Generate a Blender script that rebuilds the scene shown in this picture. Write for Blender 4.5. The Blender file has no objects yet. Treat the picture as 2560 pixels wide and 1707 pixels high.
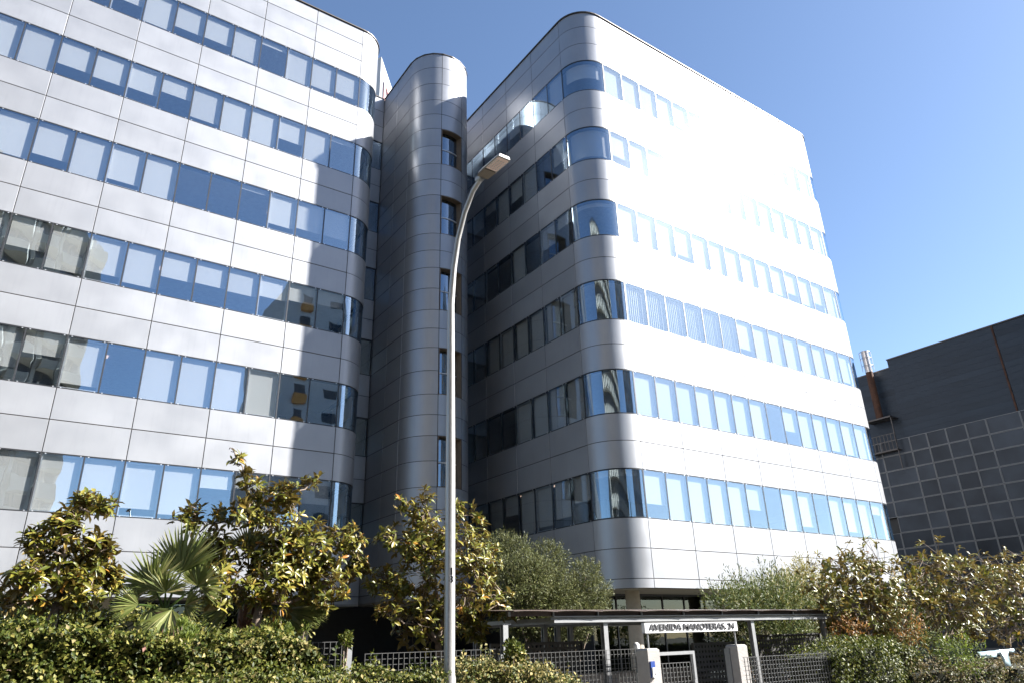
import bpy, math, random
import numpy as np
from mathutils import Vector, Matrix
random.seed(7); rng = np.random.default_rng(11)
R = math.radians
scene = bpy.context.scene
col = scene.collection

# ------------------------------------------------------------------ camera
CAM = np.array([-19.5552515, -19.2336797, 1.5554593])
YAW, PITCH, ROLL, FPX = 0.6159965, 0.3966086, -0.0300441, 1781.2022569
def cam_axes():
    f = np.array([math.sin(YAW)*math.cos(PITCH), math.cos(YAW)*math.cos(PITCH), math.sin(PITCH)])
    r = np.array([math.cos(YAW), -math.sin(YAW), 0.0]); u = np.cross(r, f)
    c, s = math.cos(ROLL), math.sin(ROLL)
    return c*r + s*u, -s*r + c*u, f
CR, CU, CF = cam_axes()
cd = bpy.data.cameras.new('camera'); cam = bpy.data.objects.new('camera', cd); col.objects.link(cam)
cd.sensor_width = 36; cd.lens = FPX/2560*36; cd.clip_start = .1; cd.clip_end = 3000
M = Matrix.Identity(4)
for i in range(3):
    M[i][0], M[i][1], M[i][2], M[i][3] = CR[i], CU[i], -CF[i], CAM[i]
cam.matrix_world = M
scene.camera = cam
# ------------------------------------------------------------------ sky, sun, exposure
SUN_AZ, SUN_EL = R(55.9), R(35.4)          # azimuth measured from -y towards +x
sun_dir = Vector((math.sin(SUN_AZ)*math.cos(SUN_EL), -math.cos(SUN_AZ)*math.cos(SUN_EL), math.sin(SUN_EL)))
world = bpy.data.worlds.new('World'); scene.world = world; world.use_nodes = True
wn = world.node_tree.nodes; bg = wn['Background']
sky = wn.new('ShaderNodeTexSky'); sky.sky_type = 'NISHITA'; sky.sun_disc = False
sky.sun_elevation = SUN_EL; sky.sun_rotation = math.atan2(sun_dir.x, sun_dir.y)
sky.altitude = 600; sky.air_density = 1.0; sky.dust_density = 1.0; sky.ozone_density = 3.0
bg.inputs['Strength'].default_value = 0.057
world.node_tree.links.new(sky.outputs[0], bg.inputs['Color'])
sd = bpy.data.lights.new('sun', 'SUN'); sun = bpy.data.objects.new('sun', sd); col.objects.link(sun)
sd.energy = 5.0; sd.angle = R(.53); sd.color = (1, .965, .915)
sun.rotation_euler = sun_dir.to_track_quat('Z', 'Y').to_euler()
sun.location = (20, -30, 60)
vs = scene.view_settings
vs.view_transform = 'Standard'; vs.look = 'None'; vs.gamma = 1; vs.exposure = 2.06; vs.use_curve_mapping = False
scene.cycles.max_bounces = 10; scene.cycles.transparent_max_bounces = 16
scene.cycles.use_denoising = True
scene.cycles.sample_clamp_indirect = 6

# ------------------------------------------------------------------ pixel -> point (native 2560 x 1707 pixels)
def ray(px, py):
    return CF + (px-1280)/FPX*CR + (853.5-py)/FPX*CU
K = 2560/2352                                    # the viewer's scale of the photograph
def at(px, py, y):                               # point on the plane y = const
    d = ray(px*K, py*K); return CAM + d*(y-CAM[1])/d[1]
def atx(px, py, x):
    d = ray(px*K, py*K); return CAM + d*(x-CAM[0])/d[0]

# ------------------------------------------------------------------ materials
def newmat(name):
    m = bpy.data.materials.new(name); m.use_nodes = True
    return m, m.node_tree.nodes, m.node_tree.links, m.node_tree.nodes['Principled BSDF']
def mat(name, c, rough=.6, metal=0, var=.12, scale=6, bump=0, bscale=40, spec=.5, stretch=None, objrand=0):
    m, n, l, p = newmat(name)
    p.inputs['Roughness'].default_value = rough; p.inputs['Metallic'].default_value = metal
    p.inputs['Specular IOR Level'].default_value = spec
    tc = n.new('ShaderNodeTexCoord'); mp = n.new('ShaderNodeMapping'); l.new(tc.outputs['Object'], mp.inputs[0])
    if stretch: mp.inputs['Scale'].default_value = stretch
    oi = n.new('ShaderNodeObjectInfo'); off = n.new('ShaderNodeVectorMath'); off.operation = 'SCALE'
    cmb = n.new('ShaderNodeCombineXYZ')
    for k in range(3): l.new(oi.outputs['Random'], cmb.inputs[k])
    l.new(cmb.outputs[0], off.inputs[0]); off.inputs['Scale'].default_value = 37
    l.new(off.outputs[0], mp.inputs['Location'])
    nz = n.new('ShaderNodeTexNoise'); nz.inputs['Scale'].default_value = scale; nz.inputs['Detail'].default_value = 6
    l.new(mp.outputs[0], nz.inputs['Vector'])
    mr = n.new('ShaderNodeMapRange'); mr.inputs['From Min'].default_value = .25; mr.inputs['From Max'].default_value = .75
    mr.inputs['To Min'].default_value = 1-var; mr.inputs['To Max'].default_value = 1+var
    l.new(nz.outputs['Fac'], mr.inputs['Value'])
    val = mr.outputs[0]
    if objrand:
        m2 = n.new('ShaderNodeMapRange'); m2.inputs['To Min'].default_value = 1-objrand; m2.inputs['To Max'].default_value = 1+objrand
        l.new(oi.outputs['Random'], m2.inputs['Value'])
        mm = n.new('ShaderNodeMath'); mm.operation = 'MULTIPLY'; l.new(val, mm.inputs[0]); l.new(m2.outputs[0], mm.inputs[1]); val = mm.outputs[0]
    mx = n.new('ShaderNodeVectorMath'); mx.operation = 'SCALE'; mx.inputs[0].default_value = c
    l.new(val, mx.inputs['Scale']); l.new(mx.outputs[0], p.inputs['Base Color'])
    if bump:
        n2 = n.new('ShaderNodeTexNoise'); n2.inputs['Scale'].default_value = bscale; n2.inputs['Detail'].default_value = 4
        l.new(mp.outputs[0], n2.inputs['Vector'])
        b = n.new('ShaderNodeBump'); b.inputs['Strength'].default_value = bump; b.inputs['Distance'].default_value = .02
        l.new(n2.outputs['Fac'], b.inputs['Height']); l.new(b.outputs[0], p.inputs['Normal'])
    return m
def panel_mat():
    m, n, l, p = newmat('brushed_aluminium')
    p.inputs['Metallic'].default_value = .56
    tc = n.new('ShaderNodeTexCoord'); oi = n.new('ShaderNodeObjectInfo')
    cmb = n.new('ShaderNodeCombineXYZ')
    for k in range(3): l.new(oi.outputs['Random'], cmb.inputs[k])
    sc = n.new('ShaderNodeVectorMath'); sc.operation = 'SCALE'; sc.inputs['Scale'].default_value = 51; l.new(cmb.outputs[0], sc.inputs[0])
    ad = n.new('ShaderNodeVectorMath'); l.new(tc.outputs['Object'], ad.inputs[0]); l.new(sc.outputs[0], ad.inputs[1])
    nz = n.new('ShaderNodeTexNoise'); nz.inputs['Scale'].default_value = .9; nz.inputs['Detail'].default_value = 5; l.new(ad.outputs[0], nz.inputs['Vector'])
    mp = n.new('ShaderNodeMapping'); mp.inputs['Scale'].default_value = (9, 9, .7); l.new(ad.outputs[0], mp.inputs[0])
    st = n.new('ShaderNodeTexNoise'); st.inputs['Scale'].default_value = 1; st.inputs['Detail'].default_value = 5; l.new(mp.outputs[0], st.inputs['Vector'])
    # faint vertical dirt streaks and cloudy wear on the metal
    a = n.new('ShaderNodeMapRange'); a.inputs['From Min'].default_value = .3; a.inputs['From Max'].default_value = .7; a.inputs['To Min'].default_value = .94; a.inputs['To Max'].default_value = 1.04; l.new(nz.outputs['Fac'], a.inputs['Value'])
    b = n.new('ShaderNodeMapRange'); b.inputs['From Min'].default_value = .52; b.inputs['From Max'].default_value = .8; b.inputs['To Min'].default_value = 1; b.inputs['To Max'].default_value = .95; l.new(st.outputs['Fac'], b.inputs['Value'])
    c = n.new('ShaderNodeMapRange'); c.inputs['To Min'].default_value = .94; c.inputs['To Max'].default_value = 1.04; l.new(oi.outputs['Random'], c.inputs['Value'])
    m1 = n.new('ShaderNodeMath'); m1.operation = 'MULTIPLY'; l.new(a.outputs[0], m1.inputs[0]); l.new(b.outputs[0], m1.inputs[1])
    m2 = n.new('ShaderNodeMath'); m2.operation = 'MULTIPLY'; l.new(m1.outputs[0], m2.inputs[0]); l.new(c.outputs[0], m2.inputs[1])
    v = n.new('ShaderNodeVectorMath'); v.operation = 'SCALE'; v.inputs[0].default_value = (.33, .338, .358); l.new(m2.outputs[0], v.inputs['Scale'])
    l.new(v.outputs[0], p.inputs['Base Color'])
    r_ = n.new('ShaderNodeMapRange'); r_.inputs['From Min'].default_value = .3; r_.inputs['From Max'].default_value = .7; r_.inputs['To Min'].default_value = .38; r_.inputs['To Max'].default_value = .44; l.new(nz.outputs['Fac'], r_.inputs['Value'])
    l.new(r_.outputs[0], p.inputs['Roughness'])
    bp = n.new('ShaderNodeBump'); bp.inputs['Strength'].default_value = .02; bp.inputs['Distance'].default_value = .03; l.new(nz.outputs['Fac'], bp.inputs['Height']); l.new(bp.outputs[0], p.inputs['Normal'])
    return m
def glass_mat(name, tint, refl=.22, rcol=(.66, .84, 1.0), wav=.02):
    m = bpy.data.materials.new(name); m.use_nodes = True; n = m.node_tree.nodes; l = m.node_tree.links
    n.remove(n['Principled BSDF']); out = n['Material Output']
    tr = n.new('ShaderNodeBsdfTransparent'); tr.inputs[0].default_value = (*tint, 1)
    gl = n.new('ShaderNodeBsdfGlossy'); gl.inputs['Roughness'].default_value = .004; gl.inputs['Color'].default_value = (*rcol, 1)
    lw = n.new('ShaderNodeLayerWeight'); lw.inputs['Blend'].default_value = .5
    pw = n.new('ShaderNodeMath'); pw.operation = 'POWER'; pw.inputs[1].default_value = 4; l.new(lw.outputs['Facing'], pw.inputs[0])
    mr = n.new('ShaderNodeMapRange'); mr.inputs['To Min'].default_value = refl; mr.inputs['To Max'].default_value = 1; l.new(pw.outputs[0], mr.inputs['Value'])
    mx = n.new('ShaderNodeMixShader'); l.new(mr.outputs[0], mx.inputs[0]); l.new(tr.outputs[0], mx.inputs[1]); l.new(gl.outputs[0], mx.inputs[2])
    tc = n.new('ShaderNodeTexCoord'); oi = n.new('ShaderNodeObjectInfo')
    cmb = n.new('ShaderNodeCombineXYZ')
    for k in range(3): l.new(oi.outputs['Random'], cmb.inputs[k])
    sc = n.new('ShaderNodeVectorMath'); sc.operation = 'SCALE'; sc.inputs['Scale'].default_value = 29; l.new(cmb.outputs[0], sc.inputs[0])
    ad = n.new('ShaderNodeVectorMath'); l.new(tc.outputs['Object'], ad.inputs[0]); l.new(sc.outputs[0], ad.inputs[1])
    nz = n.new('ShaderNodeTexNoise'); nz.inputs['Scale'].default_value = 1.3; nz.inputs['Detail'].default_value = 1; l.new(ad.outputs[0], nz.inputs['Vector'])
    bp = n.new('ShaderNodeBump'); bp.inputs['Strength'].default_value = wav; bp.inputs['Distance'].default_value = .1; l.new(nz.outputs['Fac'], bp.inputs['Height'])
    l.new(bp.outputs[0], gl.inputs['Normal'])
    du = n.new('ShaderNodeBsdfGlossy'); du.inputs['Roughness'].default_value = .23; du.inputs['Color'].default_value = (.9, .95, 1, 1)
    m2 = n.new('ShaderNodeMixShader'); m2.inputs[0].default_value = .0012; l.new(mx.outputs[0], m2.inputs[1]); l.new(du.outputs[0], m2.inputs[2])
    l.new(m2.outputs[0], out.inputs['Surface'])
    return m
def emis(name, c, s):
    m, n, l, p = newmat(name); p.inputs['Base Color'].default_value = (*c, 1)
    p.inputs['Emission Color'].default_value = (*c, 1); p.inputs['Emission Strength'].default_value = s
    return m
def leaf_mat(name, cols, back=None, rough=.35, transl=.25, spec=.5):
    """cols: colours spread over the leaves at random; back: colour of the leaf's underside"""
    m, n, l, p = newmat(name); p.inputs['Roughness'].default_value = rough; p.inputs['Specular IOR Level'].default_value = spec
    a = n.new('ShaderNodeAttribute'); a.attribute_name = 'rnd'
    cr = n.new('ShaderNodeValToRGB'); el = cr.color_ramp.elements
    while len(el) < len(cols): el.new(.5)
    for i, (t, c) in enumerate(cols): el[i].position = t; el[i].color = (*c, 1)
    l.new(a.outputs['Fac'], cr.inputs[0]); c_out = cr.outputs[0]
    if back:
        g = n.new('ShaderNodeNewGeometry'); mx = n.new('ShaderNodeMixRGB'); mx.inputs[2].default_value = (*back, 1)
        l.new(g.outputs['Backfacing'], mx.inputs[0]); l.new(c_out, mx.inputs[1]); c_out = mx.outputs[0]
    l.new(c_out, p.inputs['Base Color'])
    t = n.new('ShaderNodeBsdfTranslucent'); l.new(c_out, t.inputs[0])
    mx = n.new('ShaderNodeMixShader'); mx.inputs[0].default_value = transl
    l.new(p.outputs[0], mx.inputs[1]); l.new(t.outputs[0], mx.inputs[2]); l.new(mx.outputs[0], n['Material Output'].inputs['Surface'])
    return m
MT = dict(
    panel=panel_mat(),
    backing=mat('joint_backing', (.035, .03, .027), .9),
    coping=mat('coping_metal', (.10, .09, .085), .45, .6),
    wall=mat('inner_wall', (.30, .29, .28), .9),
    ceil=mat('ceiling_tile', (.55, .54, .52), .9),
    slab=mat('floor_slab', (.22, .21, .20), .9),
    frame=mat('dark_frame', (.035, .037, .042), .4, .3),
    clamp=mat('clamp_steel', (.7, .7, .7), .3, .8),
    sash=mat('pale_sash', (.55, .55, .55), .35, .4),
    blind=mat('roller_blind', (.49, .478, .455), .9, 0, .03, 30, objrand=.08),
    slat=mat('vertical_blind', (.5, .48, .44), .9, 0, .05, 20),
    glass=glass_mat('window_glass', (.92, .93, .935), .21),
    dglass=glass_mat('ground_floor_glass', (.28, .33, .31), .06, (.85, .95, .95)),
    tglass=glass_mat('stair_glass', (.5, .58, .64), .2, (.72, .86, 1.0)),
    soffit=mat('soffit', (.24, .23, .22), .7),
    lamp_panel=emis('ceiling_lamp', (1, .72, .55), .35),
    column=mat('column_render', (.36, .315, .265), .9, 0, .08, 8, .2, 60),
    reveal=mat('window_reveal', (.16, .12, .085), .6, .3),
    galv=mat('galvanised_steel', (.28, .285, .29), .45, .55, .1, 10),
    mesh=mat('fence_wire', (.10, .10, .098), .5, .5),
    concrete=mat('pillar_concrete', (.29, .275, .26), .95, 0, .1, 9, .5, 45),
    perf=mat('perforated_steel', (.075, .073, .07), .6, .4),
    perf_pale=mat('pale_perforated_steel', (.55, .55, .54), .6, .3),
    roofing=mat('pergola_sheet', (.06, .040, .032), .7, .1, .2, 5),
    white=mat('white_paint', (.58, .58, .575), .45, 0, .03),
    letters=mat('sign_letters', (.14, .14, .145), .4, .6),
    red=mat('faded_red_print', (.75, .42, .40), .6),
    blue=mat('intercom_blue', (.015, .045, .20), .4),
    pole=mat('lamp_pole', (.34, .33, .315), .42, .55, .1, 4, .15, 60, stretch=(1, 1, .15)),
    pale=mat('luminaire_shell', (.40, .39, .37), .45, .2),
    underside=mat('luminaire_underside', (.20, .17, .14), .55, .2),
    led=mat('led_board', (.86, .66, .58), .35, 0, .08, 120),
    black=mat('black_print', (.02, .02, .02), .6),
    asphalt=mat('asphalt', (.05, .05, .052), .9, 0, .2, 30, .5, 120),
    paving=mat('paving', (.27, .26, .25), .9, 0, .12, 12, .3, 60),
    soil=mat('soil', (.06, .045, .03), 1, 0, .3, 10, .6, 30),
    garden=mat('garden_ground', (.075, .07, .05), 1, 0, .3, 6, .4, 30),
    kerb=mat('kerb_stone', (.36, .35, .34), .9),
    roofgravel=mat('roof_gravel', (.30, .29, .28), 1),
    darkclad=mat('dark_cladding', (.018, .027, .040), .45, .35, .22, .9, 0, 40, stretch=(1, .35, 1), objrand=.07),
    meshpanel=mat('dark_screen', (.034, .041, .052), .32, .5, .35, .8, objrand=.25),
    gridrail=mat('screen_rail', (.21, .215, .22), .55, .3),
    rust=mat('rusty_steel', (.075, .032, .017), .85, .1, .5, 3, .3, 30),
    chrome=mat('flue_steel', (.55, .50, .47), .28, .9),
    bark=mat('bark', (.17, .13, .10), .95, 0, .25, 9, .5, 40),
    palm_bark=mat('palm_bark', (.12, .065, .04), 1, 0, .4, 14, .8, 40),
    plastic=mat('plastic_sheet', (.38, .50, .54), .3, 0, .12, 6),
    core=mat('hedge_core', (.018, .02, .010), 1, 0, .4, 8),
    render_light=mat('pale_render', (.50, .46, .39), .9, 0, .06, 2),
    render_dark=mat('dark_brick', (.13, .115, .10), .9, 0, .15, 3),
    render_grey=mat('grey_render', (.52, .54, .56), .9, 0, .05, 2),
    orange=mat('orange_parapet', (.62, .27, .06), .8),
    farglass=mat('far_glass', (.03, .04, .05), .12, 0, .1),
    magnolia=leaf_mat('magnolia_leaf', [(0, (.068, .083, .011)), (.5, (.140, .140, .018)), (.9, (.235, .20, .033)), (.97, (.28, .18, .03)), (1, (.37, .15, .02))], back=(.135, .098, .025), rough=.38, transl=.25, spec=.42),
    ivy=leaf_mat('ivy_leaf', [(0, (.020, .034, .005)), (.45, (.060, .074, .011)), (.85, (.16, .155, .032)), (.97, (.24, .21, .06)), (1, (.26, .21, .11))], rough=.5, transl=.25, spec=.2),
    varieg=leaf_mat('variegated_leaf', [(0, (.03, .045, .012)), (.35, (.075, .082, .022)), (.75, (.24, .205, .08)), (1, (.44, .35, .14))], rough=.55, transl=.25, spec=.2),
    olive=leaf_mat('olive_leaf', [(0, (.038, .050, .012)), (.6, (.080, .092, .024)), (1, (.16, .155, .055))], back=(.12, .125, .06), rough=.55, transl=.2, spec=.2),
    oleander=leaf_mat('oleander_leaf', [(0, (.045, .066, .016)), (.7, (.095, .118, .034)), (1, (.21, .19, .06))], rough=.48, transl=.28, spec=.2),
    yellowleaf=leaf_mat('yellow_leaf', [(0, (.13, .13, .03)), (.6, (.24, .21, .055)), (1, (.34, .27, .09))], rough=.5, transl=.35),
    tipgreen=leaf_mat('tip_leaf', [(0, (.04, .065, .010)), (.5, (.11, .13, .018)), (1, (.24, .22, .035))], rough=.4, transl=.3),
    thuja=leaf_mat('thuja_leaf', [(0, (.05, .085, .008)), (1, (.17, .21, .025))], rough=.6, transl=.3),
    boxleaf=leaf_mat('box_leaf', [(0, (.026, .040, .006)), (.6, (.072, .088, .013)), (1, (.17, .165, .032))], rough=.48, transl=.28, spec=.22),
    dryleaf=leaf_mat('dry_leaf', [(0, (.05, .05, .02)), (.6, (.13, .105, .048)), (1, (.25, .19, .10))], rough=.6, transl=.3, spec=.2),
    russet=leaf_mat('russet_leaf', [(0, (.16, .08, .02)), (1, (.35, .17, .05))], rough=.6, transl=.3),
    palm=leaf_mat('palm_blade', [(0, (.10, .13, .03)), (.5, (.19, .215, .06)), (.9, (.34, .31, .13)), (1, (.46, .37, .19))], rough=.42, transl=.25),
    flower=leaf_mat('pale_flower', [(0, (.65, .35, .28)), (1, (.75, .62, .50))], rough=.6, transl=.3),
)

# ------------------------------------------------------------------ object helpers
def tag(o, label=None, cat=None, group=None, kind=None):
    if label: o['label'] = label
    if cat: o['category'] = cat
    if group: o['group'] = group
    if kind: o['kind'] = kind
    return o
def empty(name, loc, label, cat, group=None):
    o = bpy.data.objects.new(name, None); col.objects.link(o); o.location = loc; o.empty_display_size = .3
    return tag(o, label, cat, group)
class MB:
    def __init__(s): s.v = []; s.f = []; s.m = []
    def quad(s, a, b, c, d, mi=0):
        i = len(s.v); s.v += [tuple(a), tuple(b), tuple(c), tuple(d)]; s.f.append((i, i+1, i+2, i+3)); s.m.append(mi)
    def box(s, x0, x1, y0, y1, z0, z1, mi=0):
        i = len(s.v)
        s.v += [(x0,y0,z0),(x1,y0,z0),(x1,y1,z0),(x0,y1,z0),(x0,y0,z1),(x1,y0,z1),(x1,y1,z1),(x0,y1,z1)]
        s.f += [tuple(i+k for k in q) for q in ((0,3,2,1),(4,5,6,7),(0,1,5,4),(1,2,6,5),(2,3,7,6),(3,0,4,7))]; s.m += [mi]*6
        return s
    def prism(s, pts, z0, z1, mi=0):
        """vertical prism over a counter-clockwise outline"""
        i = len(s.v); n = len(pts)
        s.v += [(p[0], p[1], z0) for p in pts] + [(p[0], p[1], z1) for p in pts]
        s.f.append(tuple(i+k for k in reversed(range(n)))); s.f.append(tuple(i+n+k for k in range(n))); s.m += [mi]*2
        for k in range(n):
            q = (k+1) % n; s.f.append((i+k, i+q, i+n+q, i+n+k)); s.m.append(mi)
        return s
    def arc(s, r0, r1, a0, a1, z0, z1, seg=14, mi=0):
        """ring segment about the origin, angles in radians"""
        for k in range(seg):
            pass
        i = len(s.v)
        for k in range(seg+1):
            a = a0+(a1-a0)*k/seg; c, q = math.cos(a), math.sin(a)
            s.v += [(r1*c,r1*q,z0),(r1*c,r1*q,z1),(r0*c,r0*q,z0),(r0*c,r0*q,z1)]
        for k in range(seg):
            b = i+4*k
            s.f += [(b,b+4,b+5,b+1),(b+2,b+3,b+7,b+6),(b+1,b+5,b+7,b+3),(b,b+2,b+6,b+4)]; s.m += [mi]*4
        e = i+4*seg
        s.f += [(i,i+1,i+3,i+2),(e,e+2,e+3,e+1)]; s.m += [mi]*2
        return s
    def tube(s, path, rad, seg=10, mi=0, cap=True):
        path = [Vector(p) for p in path]; n = len(path)
        if not hasattr(rad, '__len__'): rad = [rad]*n
        i = len(s.v); t0 = None; u = None
        for k, p in enumerate(path):
            t = (path[min(k+1, n-1)] - path[max(k-1, 0)]).normalized()
            if u is None:
                u = t.orthogonal().normalized()
            else:
                u = (u - t*u.dot(t)).normalized()
            w = t.cross(u)
            for j in range(seg):
                a = 2*math.pi*j/seg; q = p + (u*math.cos(a)+w*math.sin(a))*rad[k]; s.v.append(tuple(q))
        for k in range(n-1):
            for j in range(seg):
                a = i+k*seg+j; b = i+k*seg+(j+1) % seg
                s.f.append((a, b, b+seg, a+seg)); s.m.append(mi)
        if cap:
            s.f.append(tuple(i+j for j in reversed(range(seg)))); s.f.append(tuple(i+(n-1)*seg+j for j in range(seg))); s.m += [mi]*2
        return s
    def data(s, name, mats, smooth=False):
        me = bpy.data.meshes.new(name); me.from_pydata(s.v, [], s.f)
        for m in (mats if isinstance(mats, (list, tuple)) else [mats]): me.materials.append(MT[m] if isinstance(m, str) else m)
        me.polygons.foreach_set('material_index', s.m)
        if smooth: smooth_by_angle(me)
        me.update(); return me
    def build(s, name, mats, parent=None, loc=(0,0,0), rz=0, smooth=False):
        return put(s.data(name, mats, smooth), name, parent, loc, rz)
def smooth_by_angle(me, ang=.7):
    me.polygons.foreach_set('use_smooth', [True]*len(me.polygons))
    try: me.set_sharp_from_angle(angle=ang)
    except Exception: pass
def put(me, name, parent=None, loc=(0,0,0), rz=0):
    """place a mesh at a world location; under a parent (which may itself be a placed mesh) it becomes a part"""
    o = bpy.data.objects.new(name, me); col.objects.link(o)
    if parent is not None:
        o.parent = parent
        pl, pr = WORLD[parent.name]
        d = Vector(loc)-Vector(pl); c, s_ = math.cos(-pr), math.sin(-pr)
        o.location = (d.x*c-d.y*s_, d.x*s_+d.y*c, d.z); o.rotation_euler = (0, 0, rz-pr)
    else:
        o.location = loc; o.rotation_euler = (0, 0, rz)
    WORLD[o.name] = (tuple(loc), rz)
    return o
WORLD = {}
_e = empty
def empty(name, loc, label, cat, group=None):
    o = _e(name, loc, label, cat, group); WORLD[o.name] = (tuple(loc), 0); return o

# ------------------------------------------------------------------ ground: the street falls gently to the east
def gz(x):
    return float(np.interp(x, [-60, -20, -14, -5, 8, 30, 200], [.3, .0, -.1, -.70, -1.0, -1.4, -1.6]))
XS = [-900, -300, -120, -60, -40, -30, -24, -20, -17, -14, -11, -8, -5, -2, 2, 8, 14, 20, 30, 45, 70, 120, 300, 900]
def strip(name, y0, y1, dz, m, thick=0):
    b = MB()
    for a, c in zip(XS[:-1], XS[1:]):
        p = [(a, y0, gz(a)+dz), (c, y0, gz(c)+dz), (c, y1, gz(c)+dz), (a, y1, gz(a)+dz)]
        b.quad(*p)
        if thick: b.quad((a, y0, gz(a)+dz-thick), (c, y0, gz(c)+dz-thick), p[1], p[0]); b.quad(p[3], p[2], (c, y1, gz(c)+dz-thick), (a, y1, gz(a)+dz-thick))
    o = b.build(name, m); tag(o, kind='structure'); return o
strip('ground', -900, 900, -.16, 'soil')
strip('road', -17.9, -10.9, -.13, 'asphalt')
strip('pavement', -10.75, -8.9, 0, 'paving', .2)
strip('pavement', -23.5, -18.05, 0, 'paving', .2)
strip('kerb', -10.9, -10.75, -.004, 'kerb', .2)
strip('kerb', -18.05, -17.9, -.004, 'kerb', .2)
lm = MB()
for k in range(-14, 20):
    x = k*4.0; lm.quad((x, -14.48, gz(x)-.124), (x+1.8, -14.48, gz(x+1.8)-.124), (x+1.8, -14.36, gz(x+1.8)-.124), (x, -14.36, gz(x)-.124))
tag(lm.build('road_marking', 'white'), kind='structure')
strip('forecourt', -6.0, 40, -.10, 'garden')

# ------------------------------------------------------------------ office building
ZT, FH, WH, PH, BAY = 27.45, 4.0, 1.84, 1.08, 2.395
GAP = .025
def T(k): return ZT-(k-1)*FH
def Bt(k): return T(k)-WH
TOP = ZT+3.08
SOFF = Bt(6)-PH-1.385
ROWS = [(TOP-.92, TOP), (ZT+PH, ZT+2*PH), (ZT, ZT+PH)]
for k in range(1, 7):
    ROWS.append((Bt(k)-PH, Bt(k)))
    if k < 6: ROWS.append((T(k+1), Bt(k)-PH))
ROWS += [(Bt(6)-PH-1.055, Bt(6)-PH), (SOFF, Bt(6)-PH-1.055)]
SPANS = [(ZT, TOP)] + [(T(k+1), Bt(k)) for k in range(1, 6)] + [(SOFF, Bt(6))]      # solid bands between the window rows
TH = .012
_cache = {}
def panel_mesh(w, h):
    key = ('p', round(w, 3), round(h, 3))
    if key not in _cache:
        w2, h2 = w/2-GAP/2, h/2-GAP/2; e = .006; b = MB()
        v = [(-w2,TH,-h2),(w2,TH,-h2),(w2,TH,h2),(-w2,TH,h2), (-w2,e,-h2),(w2,e,-h2),(w2,e,h2),(-w2,e,h2), (-w2+e,0,-h2+e),(w2-e,0,-h2+e),(w2-e,0,h2-e),(-w2+e,0,h2-e)]
        b.v = v; b.f = [(8,9,10,11),(0,3,2,1)]+[(k,(k+1)%4,4+(k+1)%4,4+k) for k in range(4)]+[(4+k,4+(k+1)%4,8+(k+1)%4,8+k) for k in range(4)]
        b.m = [0]*len(b.f); _cache[key] = b.data('panel', 'panel')
    return _cache[key]
def arc_mesh(r, a0, a1, h, kind='panel', seg=14):
    key = (kind, r, round(a0, 3), round(a1, 3), round(h, 3))
    if key not in _cache:
        b = MB(); g = GAP/2/r
        if kind == 'panel': b.arc(r-TH, r, a0+g, a1-g, -h/2+GAP/2, h/2-GAP/2, seg); _cache[key] = b.data('panel', 'panel', True)
        if kind == 'pane': b.arc(r-.030, r-.018, a0+.02, a1-.02, -h/2+.03, h/2-.03, seg); _cache[key] = b.data('pane', 'glass', True)
        if kind == 'tpane': b.arc(r-.30, r-.288, a0+.02, a1-.02, -h/2+.03, h/2-.03, seg); _cache[key] = b.data('pane', 'tglass', True)
        if kind == 'frame':
            for q0, q1 in ((a0, a0+.022), (a1-.022, a1)): b.arc(r-.10, r-.007, q0, q1, -h/2, h/2, 2)
            b.arc(r-.10, r-.007, a0+.022, a1-.022, -h/2, -h/2+.035, seg); b.arc(r-.10, r-.007, a0+.022, a1-.022, h/2-.035, h/2, seg); _cache[key] = b.data('window', 'frame')
        if kind == 'blind': b.arc(r-.26, r-.256, a0+.05, a1-.05, -h/2, h/2, seg); _cache[key] = b.data('blind', 'blind', True)
        if kind == 'back': b.arc(r-.32, r-TH-.004, a0, a1, -h/2, h/2, seg); _cache[key] = b.data('spandrel_wall', 'backing')
    return _cache[key]
WW = BAY/2
def window_mesh():
    if 'w' not in _cache:
        b = MB(); w, h, f = WW/2, WH/2, .024
        b.box(-w, -w+f, .006, .10, -h, h); b.box(w-f, w, .006, .10, -h, h)
        b.box(-w+f, w-f, .006, .10, -h, -h+f); b.box(-w+f, w-f, .006, .10, h-f, h)
        for sx in (-1, 1):
            for sz in (-1, 1):
                b.box(sx*(w-.11)-.022, sx*(w-.11)+.022, .000, .0055, sz*(h-.022)-.016, sz*(h-.022)+.016, 1)
        _cache['w'] = b.data('window', ['frame', 'clamp'])
        b = MB(); b.box(-w+f, w-f, .012, .024, -h+f, h-f); _cache['g'] = b.data('pane', 'glass')
        b = MB(); s = .045
        b.box(-w+f, -w+f+s, .056, .13, -h+f, h-f); b.box(w-f-s, w-f, .056, .13, -h+f, h-f)
        b.box(-w+f+s, w-f-s, .056, .13, -h+f, -h+f+s); b.box(-w+f+s, w-f-s, .056, .13, h-f-s, h-f); _cache['s'] = b.data('sash', 'sash')
    return _cache['w']
def blind_mesh(d, slats=False):
    key = ('b', round(d, 2), slats)
    if key not in _cache:
        b = MB(); w, h = WW/2, WH/2
        if slats:
            for k in range(9):
                x = -w+.10+k*.118; b.quad((x, .16, -h+.08), (x+.085, .205, -h+.08), (x+.085, .205, h-.02), (x, .16, h-.02))
            b.box(-w+.05, w-.05, .15, .21, h-.02, h+.03)
        else:
            z1 = h-.03; z0 = z1-d*(2*h-.10)
            b.box(-w+.045, w-.045, .148, .152, z0, z1); b.box(-w+.045, w-.045, .140, .160, z0-.022, z0); b.box(-w+.04, w-.04, .135, .19, z1, z1+.028)
        _cache[key] = b.data('blind', 'slat' if slats else 'blind')
    return _cache[key]
def rot(p, rz):
    c, s = math.cos(rz), math.sin(rz); return (p[0]*c-p[1]*s, p[0]*s+p[1]*c)
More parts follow.
